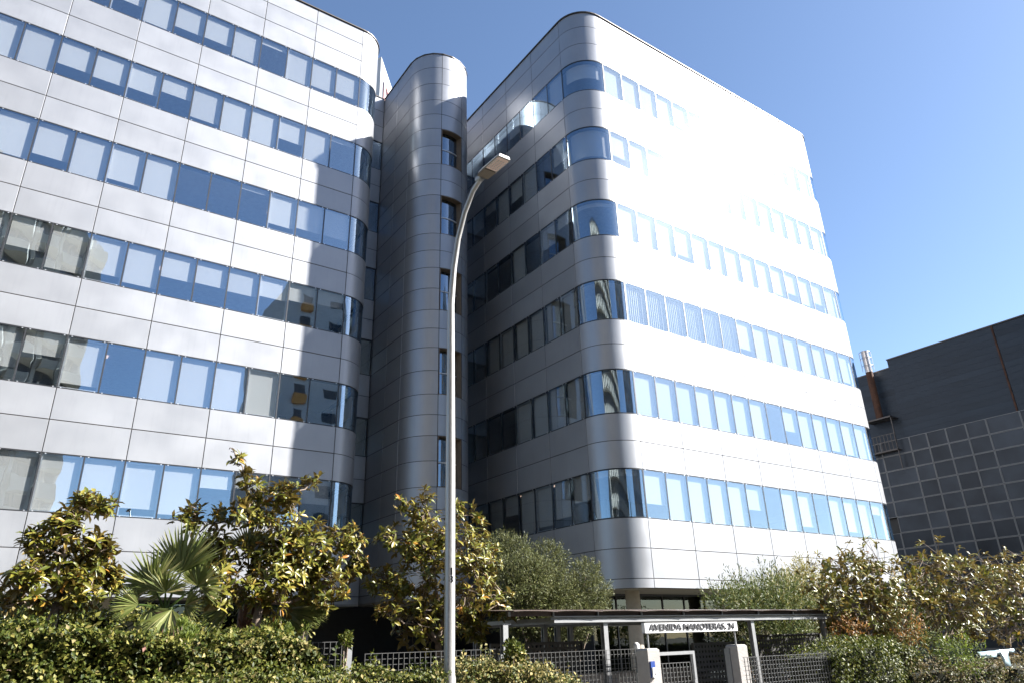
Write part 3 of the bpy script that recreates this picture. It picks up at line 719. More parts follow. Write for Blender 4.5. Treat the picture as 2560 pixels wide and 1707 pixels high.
def tree(name, label, cat, group, base_px, fork_px, y, bl, tips, kind='magnolia', r0=.07, L=.15, wr=.37, leafm='magnolia', per=7):
    f = at(*fork_px, y); b0 = at(*base_px, y); base = np.array([b0[0], y, gz(b0[0])-.1])
    root = empty(name, tuple(base), label, cat, group)
    bw = blobs_world(bl, y); tr = MB()
    tr.tube([base, base*.5+b0*.5, b0, f], [r0*1.25, r0*1.1, r0, r0*.8], 9)
    nodes = []
    order = sorted(range(len(bw)), key=lambda i: -bw[i][1]); made = []
    for oi_, i in enumerate(order):
        c, r = bw[i]
        if oi_ < 5: st_ = f; ra = r0*.55
        else:
            mm = np.array(made); st_ = mm[np.argmin(((mm-c)**2).sum(1)+np.where(mm[:, 2] > c[2], 1.0, 0))]; ra = .009+r*.035
        mid = st_*.45+c*.55+np.array([(c[0]-st_[0])*.15, 0, -.12*abs(c[0]-st_[0])-.03]); pth = bez(st_, mid, c)
        pth[1:-1] += rng.normal(size=(5, 3))*.03
        tr.tube(pth, np.linspace(ra, .008, 7), 5, cap=False); nodes += list(pth[2:]); made += list(pth[1:])
        for _ in range(3):
            e_ = c+unit(1)[0]*r*.75; q = bez(pth[4], (pth[4]+e_)/2+rng.normal(size=3)*.05, e_, 5); tr.tube(q, np.linspace(.011, .005, 5), 4, cap=False); nodes += list(q[1:])
    nodes = np.array(nodes)
    p, d = sample_blobs(bw, tips, .35)
    near = nodes[np.argmin(((p[:, None]-nodes[None])**2).sum(2), 1)]
    for a, e_ in zip(near, p):
        if np.linalg.norm(a-e_) > .03: tr.tube([a, (a+e_)/2+rng.normal(size=3)*.02, e_], [.008, .006, .004], 3, cap=False)
    me = tr.data('trunk', 'bark', True); me.transform(Matrix.Translation(-Vector(base))); put(me, 'trunk', root, tuple(base))
    ax = (p-near); ax /= np.linalg.norm(ax, axis=1)[:, None]+1e-6
    ax = ax*.6+d*.3+np.array([0, 0, .75])+rng.normal(size=p.shape)*.25; ax /= np.linalg.norm(ax, axis=1)[:, None]
    u = np.cross(ax, unit(len(p))); u /= np.linalg.norm(u, axis=1)[:, None]; v = np.cross(ax, u)
    P_, D_, N_ = [], [], []
    for k in range(per):
        a = 2*math.pi*k/per*1.618+rng.random(len(p))*.8; th = rng.uniform(.55, 1.95, len(p))
        rad = u*np.cos(a)[:, None]+v*np.sin(a)[:, None]
        D_.append(ax*np.cos(th)[:, None]+rad*np.sin(th)[:, None]); N_.append(ax*np.sin(th)[:, None]-rad*np.cos(th)[:, None]+rng.normal(size=p.shape)*.15)
        P_.append(p-ax*rng.uniform(0, .07, len(p))[:, None])
    P_, D_, N_ = np.vstack(P_), np.vstack(D_), np.vstack(N_)
    leaves('crown', leafm, root, P_, D_, N_, rng.uniform(.6, 1.2, len(P_))*L, wr*rng.uniform(.8, 1.15, len(P_)), sub='full', loc=tuple(base), cup=.06, droop=-.12)
    return root
def shrub(name, label, cat, y, bl, n, leafm, L, wr, group=None, up=.5, inner=.55, core=True, sub=False, spray=0):
    bw = blobs_world(bl, y); cx_ = float(np.mean([c[0] for c, _ in bw])); base = (cx_, y, gz(cx_)-.1)
    root = empty(name, base, label, cat, group)
    st = MB(); low = min(c[2] for c, _ in bw)
    for c, r in bw: st.tube(bez(np.array(base)+rng.normal(size=3)*np.array([.1, .1, 0]), (np.array(base)+c)/2+np.array([0, 0, .15]), c), np.linspace(.03, .008, 7), 5, cap=False)
    me = st.data('stem', 'bark', True); me.transform(Matrix.Translation(-Vector(base))); put(me, 'stem', root, base)
    if spray:
        p, d = sample_blobs(bw, n//spray, inner)
        ax = d+np.array([0, 0, up])+rng.normal(size=p.shape)*.35; ax /= np.linalg.norm(ax, axis=1)[:, None]
        P_, D_, N_ = [], [], []
        for k in range(spray):
            u = unit(len(p)); s_ = np.cross(ax, u); P_.append(p+ax*(k/spray*L*3.2)); D_.append(ax*.8+s_*.8); N_.append(ax*.4-s_*.5+np.array([0, 0, .4])+rng.normal(size=p.shape)*.3)
        p, d, nn = np.vstack(P_), np.vstack(D_), np.vstack(N_)
    else:
        p, d0 = sample_blobs(bw, n, inner); d = d0*.7+unit(n)*.8+np.array([0, 0, up]); nn = d0+unit(n)*.6+np.array([0, 0, .5])
    leaves('foliage', leafm, root, p, d, nn, rng.uniform(.7, 1.2, len(p))*L, wr, sub=sub, loc=base)
    return root
def hedge(name, label, prof, y, depth, n, leafm, L, wr, group=None, rough=.13, mix=None, z0=None, lumps=1.0):
    """a hedge whose crest follows the photograph's outline at its front plane"""
    pts = [at(px, py, y) for px, py in prof]; xs = np.array([p[0] for p in pts]); zs_ = np.array([p[2] for p in pts])-.07
    x0, x1 = xs[0], xs[-1]; cx_ = (x0+x1)/2; base = (cx_, y+depth/2, gz(cx_)-.12)
    root = empty(name, base, label, 'hedge', group)
    ph = rng.random(6)*6
    def bump(x, z): return rough*lumps*(np.sin(x*3.1+ph[0])*.5+np.sin(z*4.3+x*1.7+ph[1])*.5+np.sin(x*8.3-z*6.1+ph[2])*.4+np.sin(x*15+z*13+ph[3])*.25)
    zb = gz(cx_)-.12 if z0 is None else z0
    # branchy core
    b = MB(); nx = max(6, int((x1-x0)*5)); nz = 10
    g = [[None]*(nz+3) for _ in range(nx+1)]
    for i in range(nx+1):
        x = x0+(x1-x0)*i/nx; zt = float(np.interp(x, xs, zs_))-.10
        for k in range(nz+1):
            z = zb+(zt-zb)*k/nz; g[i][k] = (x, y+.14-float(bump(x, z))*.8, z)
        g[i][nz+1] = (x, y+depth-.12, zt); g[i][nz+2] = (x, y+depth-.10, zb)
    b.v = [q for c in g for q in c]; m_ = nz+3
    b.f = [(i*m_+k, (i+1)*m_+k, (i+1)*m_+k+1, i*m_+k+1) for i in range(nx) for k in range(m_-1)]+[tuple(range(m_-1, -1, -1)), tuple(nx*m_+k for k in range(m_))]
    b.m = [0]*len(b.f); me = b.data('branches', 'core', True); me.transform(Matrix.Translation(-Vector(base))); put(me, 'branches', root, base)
    nf, nt, ne = int(n*.68), int(n*.22), int(n*.10)
    x = rng.uniform(x0, x1, nf); zt = np.interp(x, xs, zs_); lo = max(zb, .15+gz(cx_)); z = lo+(zt-lo)*(1-rng.random(nf)**1.25)
    P1 = np.stack([x, y-bump(x, z)+rng.uniform(-.09, .16, nf), z], 1); D1 = unit(nf)*1.1+np.array([0, -.35, -.25]); N1 = unit(nf)*.85+np.array([0, -1, .65])
    x = rng.uniform(x0, x1, nt); P2 = np.stack([x, y+rng.uniform(0, depth, nt), np.interp(x, xs, zs_)+bump(x, x*0+1)*.7+rng.uniform(-.10, .05, nt)], 1); D2 = unit(nt)+np.array([0, -.2, .2]); N2 = unit(nt)*.6+np.array([0, -.3, 1])
    s_ = rng.choice([0, 1], ne); x = np.where(s_, x1, x0)+rng.uniform(-.06, .06, ne); z = lo+(np.interp(x, xs, zs_)-lo)*rng.random(ne)
    P3 = np.stack([x, y+rng.uniform(0, depth, ne), z], 1); D3 = unit(ne); N3 = unit(ne)*.6+np.stack([np.where(s_, 1., -1.), x*0, x*0+.3], 1)
    sp = []                                        # loose shoots standing out of the clipped face
    for _ in range(int((x1-x0)*26)):
        x = rng.uniform(x0, x1); zt_1 = float(np.interp(x, xs, zs_))
        if rng.random() < .55: st_, dv = np.array([x, y+rng.uniform(0, depth*.6), zt_1-.02]), np.array([rng.normal()*.35, -.25, 1.])
        else: z = lo+(zt_1-lo)*rng.random(); st_, dv = np.array([x, y-float(bump(x, z)), z]), np.array([rng.normal()*.5, -1., rng.normal()*.5])
        ln_ = rng.uniform(.06, .24)
        for q in np.linspace(.15, 1, 6): sp.append((st_+dv*ln_*q+rng.normal(size=3)*.012, dv*.5+rng.normal(size=3), rng.normal(size=3)+np.array([0, -.6, .8])))
    P4, D4, N4 = (np.array([q[i] for q in sp]) for i in range(3))
    p, d, nn = np.vstack([P1, P2, P3, P4]), np.vstack([D1, D2, D3, D4]), np.vstack([N1, N2, N3, N4])
    leaves('foliage', leafm, root, p, d, nn, rng.uniform(.65, 1.25, len(p))*L, wr, loc=base)
    if mix:
        m2, frac, L2 = mix; k = rng.choice(len(P1), int(len(P1)*frac), replace=False)
        leaves('blossom' if m2 == 'flower' else 'pale_foliage', m2, root, P1[k]-np.array([0, .05, 0]), unit(len(k)), N1[k], rng.uniform(.6, 1.2, len(k))*L2, .58, loc=base)
    return root

# ------------------------------------------------------------------ street lamp
YP = -9.8
xp = float(at(1033.5, 1300, YP)[0]); gp = gz(xp)
lamp = empty('street_lamp', (xp, YP, gp), 'tall grey street lamp with curved arm and flat luminaire, numbered 18', 'street lamp')
arm = [atx(px, py, xp) for px, py in ((1036, 700), (1042, 620), (1052, 550), (1067, 490), (1086, 440), (1106, 408))]
arm = [Vector((xp, p[1], p[2])) for p in arm]
yb0 = arm[0].y
pth = [Vector((xp, YP, gp)), Vector((xp, YP, gp+1.2)), Vector((xp, YP, gp+1.25)), Vector((xp, YP, 4)), Vector((xp, (YP*2+yb0)/3, arm[0].z*.72))]
# the arm bends out over the road in the plane x = const
fine = []
for i in range(len(arm)-1):
    for t in (0, .5): fine.append(arm[i].lerp(arm[i+1], t))
fine.append(arm[-1])
full = pth+fine; zt_ = full[-1].z
rad = [float(np.interp(p.z, [gp, gp+1.2, gp+1.25, 4, zt_*.75, zt_], [.095, .09, .078, .074, .058, .040])) for p in full]
b = MB(); b.tube(full, rad, 20); o = b.build('pole', 'pole', lamp, (0, 0, 0), 0, True)
b = MB(); b.box(-.2, .2, -.2, .2, -.02, .04); b.build('base_plate', 'galv', lamp, (xp, YP, gp))
b = MB(); b.box(xp-.05, xp+.05, YP-.100, YP-.082, gp+.45, gp+.85); b.build('access_hatch', 'galv', lamp)
h0 = arm[-1]; h1_ = atx(1159, 363, xp); h1v = Vector((xp, h1_[1], h1_[2])); ax_ = (h1v-h0).normalized(); ln = (h1v-h0).length
up_ = Vector((1, 0, 0)).cross(ax_);
if up_.z < 0: up_ = -up_
def lum(pts, lo, hi):
    """outline pts (along, across) between two heights on the luminaire's axes"""
    b = MB(); n = len(pts)
    b.v = [tuple(h0+ax_*a+Vector((1, 0, 0))*c+up_*lo) for a, c in pts]+[tuple(h0+ax_*a+Vector((1, 0, 0))*c*.82+up_*hi) for a, c in pts]
    b.f = [tuple(reversed(range(n))), tuple(range(n, 2*n))]+[(k, (k+1) % n, n+(k+1) % n, n+k) for k in range(n)]; b.m = [0]*len(b.f); return b
hw = .128
outl = [(-.02, -.07), (.08, -hw*.93), (ln*.4, -hw), (ln-.03, -hw), (ln, -hw*.85), (ln, hw*.85), (ln-.03, hw), (ln*.4, hw), (.08, hw*.93), (-.02, .07)]
lum(outl, .0, .05).build('luminaire_shell', 'pale', lamp)
lum([(.03, -hw*.8), (ln*.40, -hw*.9), (ln*.40, hw*.9), (.03, hw*.8)], -.022, -.002).build('gear_cover', 'underside', lamp)
lum([(ln*.43, -hw*.75), (ln*.47, -hw*.86), (ln-.06, -hw*.86), (ln-.03, -hw*.72), (ln-.03, hw*.72), (ln-.06, hw*.86), (ln*.47, hw*.86), (ln*.43, hw*.75)], -.012, -.002).build('lens', 'led', lamp)
b = MB()
for i in range(6):
    for j in range(5):
        c = h0+ax_*(ln*.52+i*(ln*.40/6))+Vector(((j-2)*.048, 0, 0))+up_*-.02; b.box(c.x-.008, c.x+.008, c.y-.008, c.y+.008, c.z-.006, c.z+.006)
b.build('led', 'white', lamp)
b = MB(); b.tube([h0-ax_*.12, h0+ax_*.03], .062, 12); b.build('spigot', 'galv', lamp, (0, 0, 0), 0, True)
def text_mesh(txt, extr, off=0.0):
    cu = bpy.data.curves.new('txt', 'FONT'); cu.body = txt; cu.size = 1; cu.extrude = extr; cu.offset = off
    to = bpy.data.objects.new('txt', cu); col.objects.link(to)
    dg = bpy.context.evaluated_depsgraph_get(); me = bpy.data.meshes.new_from_object(to.evaluated_get(dg))
    bpy.data.objects.remove(to); me.materials.clear(); return me
def put_text(txt, name, mname, parent, loc, rz, width=None, height=None, depth=.02, off=0.0):
    me = text_mesh(txt, .5, off); v = np.array([q.co for q in me.vertices]); lo, hi = v.min(0), v.max(0)
    sy = height/(hi[1]-lo[1]); sx = width/(hi[0]-lo[0]) if width else sy
    for q in me.vertices:
        x, y, z = q.co; q.co = ((x-(lo[0]+hi[0])/2)*sx, -z*depth, (y-lo[1])*sy)
    me.flip_normals() if False else None
    me.materials.append(MT[mname]); me.update()
    return put(me, name, parent, loc, rz)
dcam = np.array([CAM[0]-xp, CAM[1]-YP]); dcam /= np.linalg.norm(dcam); rzp = math.atan2(dcam[0], -dcam[1])
for ch, py in (('1', 1318), ('8', 1336)):
    q = at(1036, py+2, YP); put_text(ch, 'number', 'black', lamp, (q[0]+dcam[0]*.080, YP+dcam[1]*.080, q[2]), rzp, width=.040 if ch == '1' else .062, height=.098, depth=.010, off=.02)

# ------------------------------------------------------------------ fence, gate, sign
YF, YG, YR = -8.73, -9.2, -10.1
def fence(label, pa, pb, y, posts, hp, vp, drop=1.75):
    a, c = at(*pa, y), at(*pb, y); zt = (a[2]+c[2])/2; x0, x1 = a[0], c[0]; zb = zt-drop
    r_ = empty('mesh_fence', ((x0+x1)/2, y, gz((x0+x1)/2)-.05), label, 'fence', 'welded mesh fence sections along the pavement')
    b = MB(); nv = int(round((x1-x0)/hp)); w = .007
    for i in range(nv+1): x = x0+(x1-x0)*i/nv; b.box(x-w/2, x+w/2, y-.016, y-.004, zb, zt)
    for k in range(int(drop/vp)+1): z = zt-k*vp; b.box(x0, x1, y-.003, y+.020, z-w/2, z+w/2)
    o = b.build('mesh_panel', 'mesh', r_)
    for px, py in posts:
        q = at(px, py, y); b = MB(); b.box(-.042, .042, -.042, .042, gz(q[0])-.1-q[2], 0); b.build('post', 'galv', r_, (q[0], y+.07, q[2]))
    return r_
fence('short raised mesh fence section beside the ivy hedge', (690, 1475), (785, 1473), YF, [(805, 1484)], .09, .078)
fence('mesh fence section behind the street lamp pole', (838, 1499), (1146, 1491), YF, [(1158, 1502)], .09, .078)
fence('mesh fence section between variegated hedge and intercom pillar', (1176, 1501.5), (1466, 1488.5), YF, [(1470, 1489)], .09, .078)
fence('mesh fence section between the plain gate pillar and box hedge', (1708, 1510), (1900, 1497), YR, [(1914, 1506)], .088, .072)
def pillar(px, py, label):
    q = at(px, py, YG); x = q[0]; zt = q[2]; zb = gz(x)-.1; s = .145; e_ = .03
    b = MB(); b.box(-s, s, -s, s, zb, zt-e_); i = len(b.v)
    b.v += [(-s,-s,zt-e_),(s,-s,zt-e_),(s,s,zt-e_),(-s,s,zt-e_),(-s+e_,-s+e_,zt),(s-e_,-s+e_,zt),(s-e_,s-e_,zt),(-s+e_,s-e_,zt)]
    b.f += [(i+4,i+5,i+6,i+7)]+[(i+k, i+(k+1) % 4, i+4+(k+1) % 4, i+4+k) for k in range(4)]; b.m += [0]*5
    r_ = empty('gate_pillar', (x, YG, zb), label, 'pillar', 'concrete gate pillars'); b.build('shaft', 'concrete', r_, (x, YG, 0)); return x, zt
xa, za = pillar(1487, 1488, 'rough concrete gate pillar carrying the blue and white intercom')
xb, zb_ = pillar(1690, 1479, 'rough plain concrete gate pillar beside the dark gate post')
q = at(1499, 1532, YG-.16)
ic = empty('intercom', (q[0], YG-.146, q[2]-.22), 'blue and white intercom box fixed to concrete gate pillar', 'intercom')
b = MB(); b.box(-.05, .05, -.03, 0, -.16, .10); b.build('housing', 'blue', ic, (q[0], YG-.146, q[2]))
b = MB(); b.box(-.042, .045, -.06, -.03, -.155, .0); b.build('call_panel', 'white', ic, (q[0], YG-.146, q[2]))
b = MB(); b.tube([(0, 0, 0), (0, -.008, 0)], .012, 10); b.build('call_button', 'black', ic, (q[0]+.01, YG-.206, q[2]-.10))
# sign
s0, s1, s2 = at(1475, 1432, YG), at(1686, 1424.5, YG), at(1477, 1455.5, YG)
zs1 = (s0[2]+s1[2])/2; zs0 = zs1-(s0[2]-s2[2]); sgn = empty('address_sign', ((s0[0]+s1[0])/2, YG, za), 'long white sign board reading AVENIDA MANOTERAS, 24 above the gate', 'sign')
b = MB(); b.box(s0[0], s1[0], YG-.06, YG+.02, zs0, zs1); b.build('board', 'white', sgn)
for x in (xa+.01, xb-.02):
    zt = za if x < (xa+xb)/2 else zb_
    b = MB(); b.tube([(x, YG-.02, zt-.03), (x, YG-.02, zs0+.02)], .017, 10); b.build('leg', 'galv', sgn, (0, 0, 0), 0, True)
hh = zs1-zs0; wl = s1[0]-s0[0]
put_text('AVENIDA MANOTERAS, 24', 'lettering', 'letters', sgn, ((s0[0]+s1[0])/2+.0, YG-.06-.012, zs0+hh*.17), 0, width=wl*.92, height=hh*.72, depth=.024, off=.008)
# gate
g0, g1 = at(1504, 1497, YG), at(1592, 1493.5, YG); x0, x1, zt = g0[0]+.02, g1[0], (g0[2]+g1[2])/2; zb = gz(x0)
gate = empty('pedestrian_gate', ((x0+x1)/2, YG, zb), 'grey tube framed pedestrian gate with wire mesh infill', 'gate')
b = MB(); w = .055
b.box(x0, x0+w, YG-.03, YG+.03, zb, zt); b.box(x1-w, x1, YG-.03, YG+.03, zb, zt); b.box(x0+w, x1-w, YG-.03, YG+.03, zt-w, zt); b.box(x0+w, x1-w, YG-.03, YG+.03, zb+.05, zb+.1); b.build('frame', 'galv', gate)
b = MB()
for i in range(9): x = x0+w+.08+(x1-x0-2*w-.16)*i/8; b.box(x-.005, x+.005, YG-.012, YG-.002, zb+.1, zt-.19)
for k in range(22):
    z = zt-.19-k*.078
    if z > zb+.1: b.box(x0+w+.06, x1-w-.06, YG, YG+.012, z-.005, z+.005)
b.build('mesh_panel', 'mesh', gate)
b = MB(); b.box(x1-.10, x1-.06, YG-.06, YG-.03, zb+1.0, zb+1.2); b.build('lock_box', 'galv', gate)
b = MB(); q = at(1672, 1488, YG+.1); b.box(-.05, .05, -.06, .06, gz(q[0])-.1-q[2], 0); b.box(.06, .11, -.06, .06, gz(q[0])-.1-q[2], -.01)
gp_ = b.build('gate_post', 'galv', None, (q[0], YG+.1, q[2])); tag(gp_, 'grey steel double gate post beside plain concrete pillar', 'post')
q = at(1461, 1474, YF+.35); b = MB(); zb = gz(q[0])-.1
prof = [(.062, zb), (.062, q[2]-.06), (.055, q[2]-.03), (.036, q[2]-.009), (.010, q[2])]
b.tube([(0, 0, z) for _, z in prof], [r for r, _ in prof], 16); o = b.build('bollard', 'white', None, (q[0], YF+.35, 0), 0, True); tag(o, 'white round topped steel bollard behind mesh fence by concrete pillar', 'bollard')

# ------------------------------------------------------------------ pergola
YP1, YP2 = -8.45, -5.4
pl, pr_ = at(1062, 1432, YP1), at(1897, 1402, YP1); xpl, xpr = at(1062, 1437, YP2)[0], pr_[0]; zbt = (at(1300, 1424, YP1)[2]+at(1700, 1410.5, YP1)[2]+pr_[2])/3
perg = empty('pergola', ((xpl+xpr)/2, (YP1+YP2)/2, gz((xpl+xpr)/2)-.1), 'long low steel pergola with brown curved roof sheets behind the fence', 'pergola')
bh = at(1400, 1420, YP1)[2]-at(1400, 1434.5, YP1)[2]
for y in (YP1, YP2):
    b = MB(); b.box(xpl, xpr, y-.10, y+.10, zbt-.012, zbt); b.box(xpl, xpr, y-.006, y+.006, zbt-bh+.055, zbt-.012); b.box(xpl, xpr, y-.10, y+.10, zbt-bh, zbt-bh+.055); b.build('beam', 'galv', perg)
xj = [float(at(px, py, YP1)[0]) for px, py in ((1165, 1427), (1265.5, 1422.5), (1368, 1419), (1468, 1415), (1564, 1411), (1652, 1408), (1735, 1405), (1814, 1402), (1888, 1399))]
for i, (a, c) in enumerate(zip(xj[:-1], xj[1:])):
    b = MB(); n = 8; z0 = zbt+.012; hgt = .075
    for k in range(n+1):
        t = k/n; x = a+(c-a)*t; lift = .013*math.sin(math.pi*t)-.010*t+rng.normal()*.001
        b.v += [(x, YP1-.22, z0+hgt-.012+lift), (x, YP1-.22, z0+hgt+lift), (x, YP2+.15, z0+.16+hgt-.012+lift), (x, YP2+.15, z0+.16+hgt+lift)]
    for k in range(n):
        q = 4*k; b.f += [(q, q+4, q+5, q+1), (q+1, q+5, q+7, q+3), (q+2, q+6, q+4, q), (q+3, q+7, q+6, q+2)]
    b.f += [(0, 1, 3, 2), (4*n, 4*n+2, 4*n+3, 4*n+1)]; b.m = [0]*len(b.f); b.build('roof_sheet', 'roofing', perg)
    b = MB(); b.box(a+.01, c-.01, YP1-.04, YP1+.02, zbt+.004, zbt+.075); b.build('fascia', 'roofing', perg)
    b = MB(); b.box(a-.008, a+.008, YP1-.09, YP1-.05, zbt, zbt+.075); b.build('bracket', 'galv', perg)
for (px, y) in ((1158, YP1), (1388, YP1), (1727, YP1), (1893, YP1), (1094, YP2), (1250, YP2), (1280, YP2), (1310, YP2)):
    x = float(at(px, 1450, y)[0]); b = MB(); zb = gz(x)-.1; s = .05
    b.box(-s, s, -s, -s+.016, zb, zbt-bh); b.box(-s, s, s-.016, s, zb, zbt-bh); b.box(-.006, .006, -s+.016, s-.016, zb, zbt-bh); b.box(-s*1.2, s*2.2, -s-.002, s+.002, zbt-bh-.02, zbt-bh-.001)
    b.build('post', 'galv', perg, (x, y, 0))
for x in np.linspace(xpl+.05, xpr-.05, 9): b = MB(); b.box(x-.02, x+.02, YP1+.06, YP2-.06, zbt-.09, zbt-.02); b.build('rafter', 'galv', perg)
def perforated(label, pa, pb, y, h, m='perf', pitch=.105):
    a, c = at(*pa, y), at(*pb, y); x0, x1, zt = a[0], c[0], (a[2]+c[2])/2; b = MB(); nx = int((x1-x0)/pitch); nz = int(h/pitch)
    xs = [x0]; zs_ = [zt]
    for i in range(nx): xs += [x0+(i+.27)*pitch, x0+(i+.73)*pitch]
    for k in range(nz): zs_ += [zt-(k+.27)*pitch, zt-(k+.73)*pitch]
    xs.append(x0+nx*pitch); zs_.append(zt-nz*pitch); nX, nZ = len(xs), len(zs_)
    for yy_ in (y, y+.012): b.v += [(x, yy_, z) for z in zs_ for x in xs]
    for j in range(nZ-1):
        for i in range(nX-1):
            if i % 2 == 1 and j % 2 == 1: continue
            q = j*nX+i; b.f.append((q, q+nX, q+nX+1, q+1)); q += nX*nZ; b.f.append((q, q+1, q+nX+1, q+nX)); b.m += [0, 0]
    r_ = empty('perforated_screen', ((x0+x1)/2, y, gz(x0)-.1), label, 'screen', 'perforated steel screens under the pergola'); b.build('plate', m, r_)
    b = MB(); b.box(x0-.05, x0, y-.03, y+.04, gz(x0)-.1, zt+.03); b.box(x0, xs[-1], y-.03, y+.04, zt, zt+.03); b.box(xs[-1], xs[-1]+.05, y-.03, y+.04, gz(x1)-.1, zt+.03); b.build('screen_frame', m, r_)
perforated('dark perforated steel screen beyond the pedestrian gate', (1594, 1479), (1712, 1474), -7.3, 1.9)
perforated('dark perforated steel screen below the oleander bushes', (1738, 1462), (1884, 1453), -7.3, 1.7)
perforated('dark perforated steel screen in front of the olive tree', (1131, 1482), (1338, 1473), -6.2, 1.4)
q0, q1 = at(1330, 1548, -6.6), at(1600, 1540, -6.6)
b = MB(); b.box(q0[0], q1[0], -6.6, -6.3, gz(q0[0])-.1, (q0[2]+q1[2])/2); b.box(q0[0]-.04, q1[0]+.04, -6.64, -6.26, (q0[2]+q1[2])/2, (q0[2]+q1[2])/2+.05)
o = b.build('low_wall', 'concrete'); tag(o, 'low grey concrete planter wall inside the fence', 'wall')

# ------------------------------------------------------------------ trees and shrubs
MG = 'magnolia trees along the fence'
tree('magnolia_tree', 'magnolia tree with bronze leaf undersides standing over the ivy hedge', 'tree', MG, (118, 1432), (128, 1395), -6.9,
     [(60, 1325, 52), (150, 1205, 50), (150, 1290, 80), (225, 1265, 52), (195, 1150, 34), (240, 1160, 28), (75, 1240, 36), (20, 1372, 36), (255, 1330, 42), (25, 1320, 30), (180, 1350, 55), (90, 1385, 34)], 470, wr=.37)
tree('magnolia_tree', 'largest magnolia tree with a tall top shoot beside the fan palm', 'tree', MG, (590, 1425), (597, 1385), -7.2,
     [(533, 1028, 11), (545, 1056, 17), (562, 1092, 24), (590, 1130, 36), (650, 1130, 34), (712, 1108, 26), (620, 1215, 74), (440, 1185, 34), (500, 1190, 30), (500, 1270, 62), (720, 1255, 66), (800, 1235, 38), (838, 1240, 16), (620, 1330, 92), (735, 1340, 66), (500, 1350, 52), (815, 1300, 30), (560, 1170, 30)], 840, wr=.37)
tree('magnolia_tree', 'magnolia tree partly behind the street lamp pole', 'tree', MG, (1008, 1500), (1006, 1478), -7.3,
     [(920, 1155, 16), (965, 1168, 36), (1040, 1172, 26), (1090, 1180, 18), (950, 1240, 46), (1050, 1255, 66), (1000, 1250, 46), (1118, 1275, 38), (890, 1230, 26), (950, 1340, 62), (1060, 1370, 72), (1145, 1390, 36), (880, 1330, 34), (960, 1430, 54), (1080, 1430, 40), (890, 1400, 30)], 700, wr=.37)
tree('magnolia_tree', 'magnolia tree rising behind the clipped box hedge', 'tree', MG, (1995, 1490), (1993, 1455), -8.6,
     [(1965, 1300, 22), (1990, 1320, 40), (1925, 1330, 44), (1885, 1335, 20), (2035, 1340, 40), (1950, 1380, 58), (2010, 1400, 54), (1905, 1395, 36), (2060, 1385, 32), (1945, 1435, 32), (2040, 1435, 24)], 640, L=.16, wr=.37)
tree('magnolia_tree', 'magnolia tree in front of the dark screen wall', 'tree', MG, (2172, 1498), (2168, 1470), -8.9,
     [(2150, 1305, 32), (2192, 1292, 22), (2120, 1335, 38), (2180, 1345, 50), (2100, 1370, 30), (2140, 1400, 46), (2210, 1400, 40), (2130, 1440, 24), (2225, 1440, 22), (2230, 1345, 26)], 560, L=.16, wr=.37)
tree('magnolia_tree', 'last magnolia tree by the torn plastic sheet', 'tree', MG, (2318, 1498), (2316, 1465), -9.2,
     [(2275, 1300, 24), (2318, 1312, 28), (2290, 1350, 36), (2345, 1370, 40), (2300, 1400, 40), (2360, 1420, 44), (2275, 1420, 22), (2400, 1370, 40)], 470, L=.16, wr=.37)
def fan_palm(label, base_px, y, trunk_px, fronds, hfac=1.0):
    b0 = at(*base_px, y); base = (b0[0], y, gz(b0[0])-.1); r_ = empty('fan_palm', base, label, 'palm', 'fan palms behind the hedge'); crown = at(*trunk_px, y)
    b = MB(); b.tube([(base[0], y, base[2]), (b0[0], y, (base[2]+crown[2])/2), tuple(crown)], [.24, .20, .15], 12)
    for _ in range(70):
        t = rng.random(); c = np.array([base[0], y, base[2]+(crown[2]-base[2])*t]); a = rng.random()*6.28; d = np.array([math.cos(a), math.sin(a), .0]); s0_ = c+d*.17; b.tube([s0_, s0_+d*.07+np.array([0, 0, .10])], [.03, .012], 4)
    b.build('trunk', 'palm_bark', r_, (0, 0, 0))
    vx = np.array([CR[0], CR[1], 0]); vx /= np.linalg.norm(vx); vz = np.array([0, 0, 1.]); vy = np.cross(vz, vx)      # vy points away from the street
    for (px, py, ang, rad, face, spread) in fronds:
        dy = rng.uniform(-.25, .1); hub = at(px, py, y+dy); a = math.radians(ang); axd = vx*math.sin(a)+vz*math.cos(a)-vy*face
        nr = -vy+axd*.2+vz*.25; N = 46; P_, D_, N_ = [], [], []
        axd /= np.linalg.norm(axd); sd_ = np.cross(nr, axd); sd_ /= np.linalg.norm(sd_)
        for k in range(N):
            q = math.radians(-spread+2*spread*k/(N-1)); d = axd*math.cos(q)+sd_*math.sin(q)+nr*rng.normal()*.05
            P_.append(hub); D_.append(d); N_.append(nr+sd_*(.55 if k % 2 else -.55)+rng.normal(size=3)*.1)
        Lk = rad*(.82+.18*np.cos(np.linspace(-1.4, 1.4, N)))*rng.uniform(.9, 1.06, N)
        o = leaves('frond', 'palm', r_, P_, D_, N_, Lk*.72, .08, loc=tuple(hub), droop=-.10, cup=.0, rnd=np.clip(rng.normal(.4, .25, N), 0, 1))
        pt = MB(); pt.tube(bez(crown, (crown+hub)/2+np.array([0, 0, .05]), hub), np.linspace(.022, .012, 7), 5); pt.build('petiole', 'oleander' if False else 'thuja', r_, (0, 0, 0))
fan_palm('fan palm with a broad upright leaf between two magnolias', (372, 1450), -7.5, (378, 1405),
         [(415, 1316, 0, 1.05, .1, 62), (352, 1345, -32, .78, .35, 95), (455, 1345, 28, .7, .3, 100), (318, 1388, -75, .52, .5, 60), (345, 1398, 150, .55, .6, 60), (395, 1398, 185, .75, .7, 55), (425, 1390, 80, .5, .5, 80), (380, 1360, -8, .6, .7, 110)])
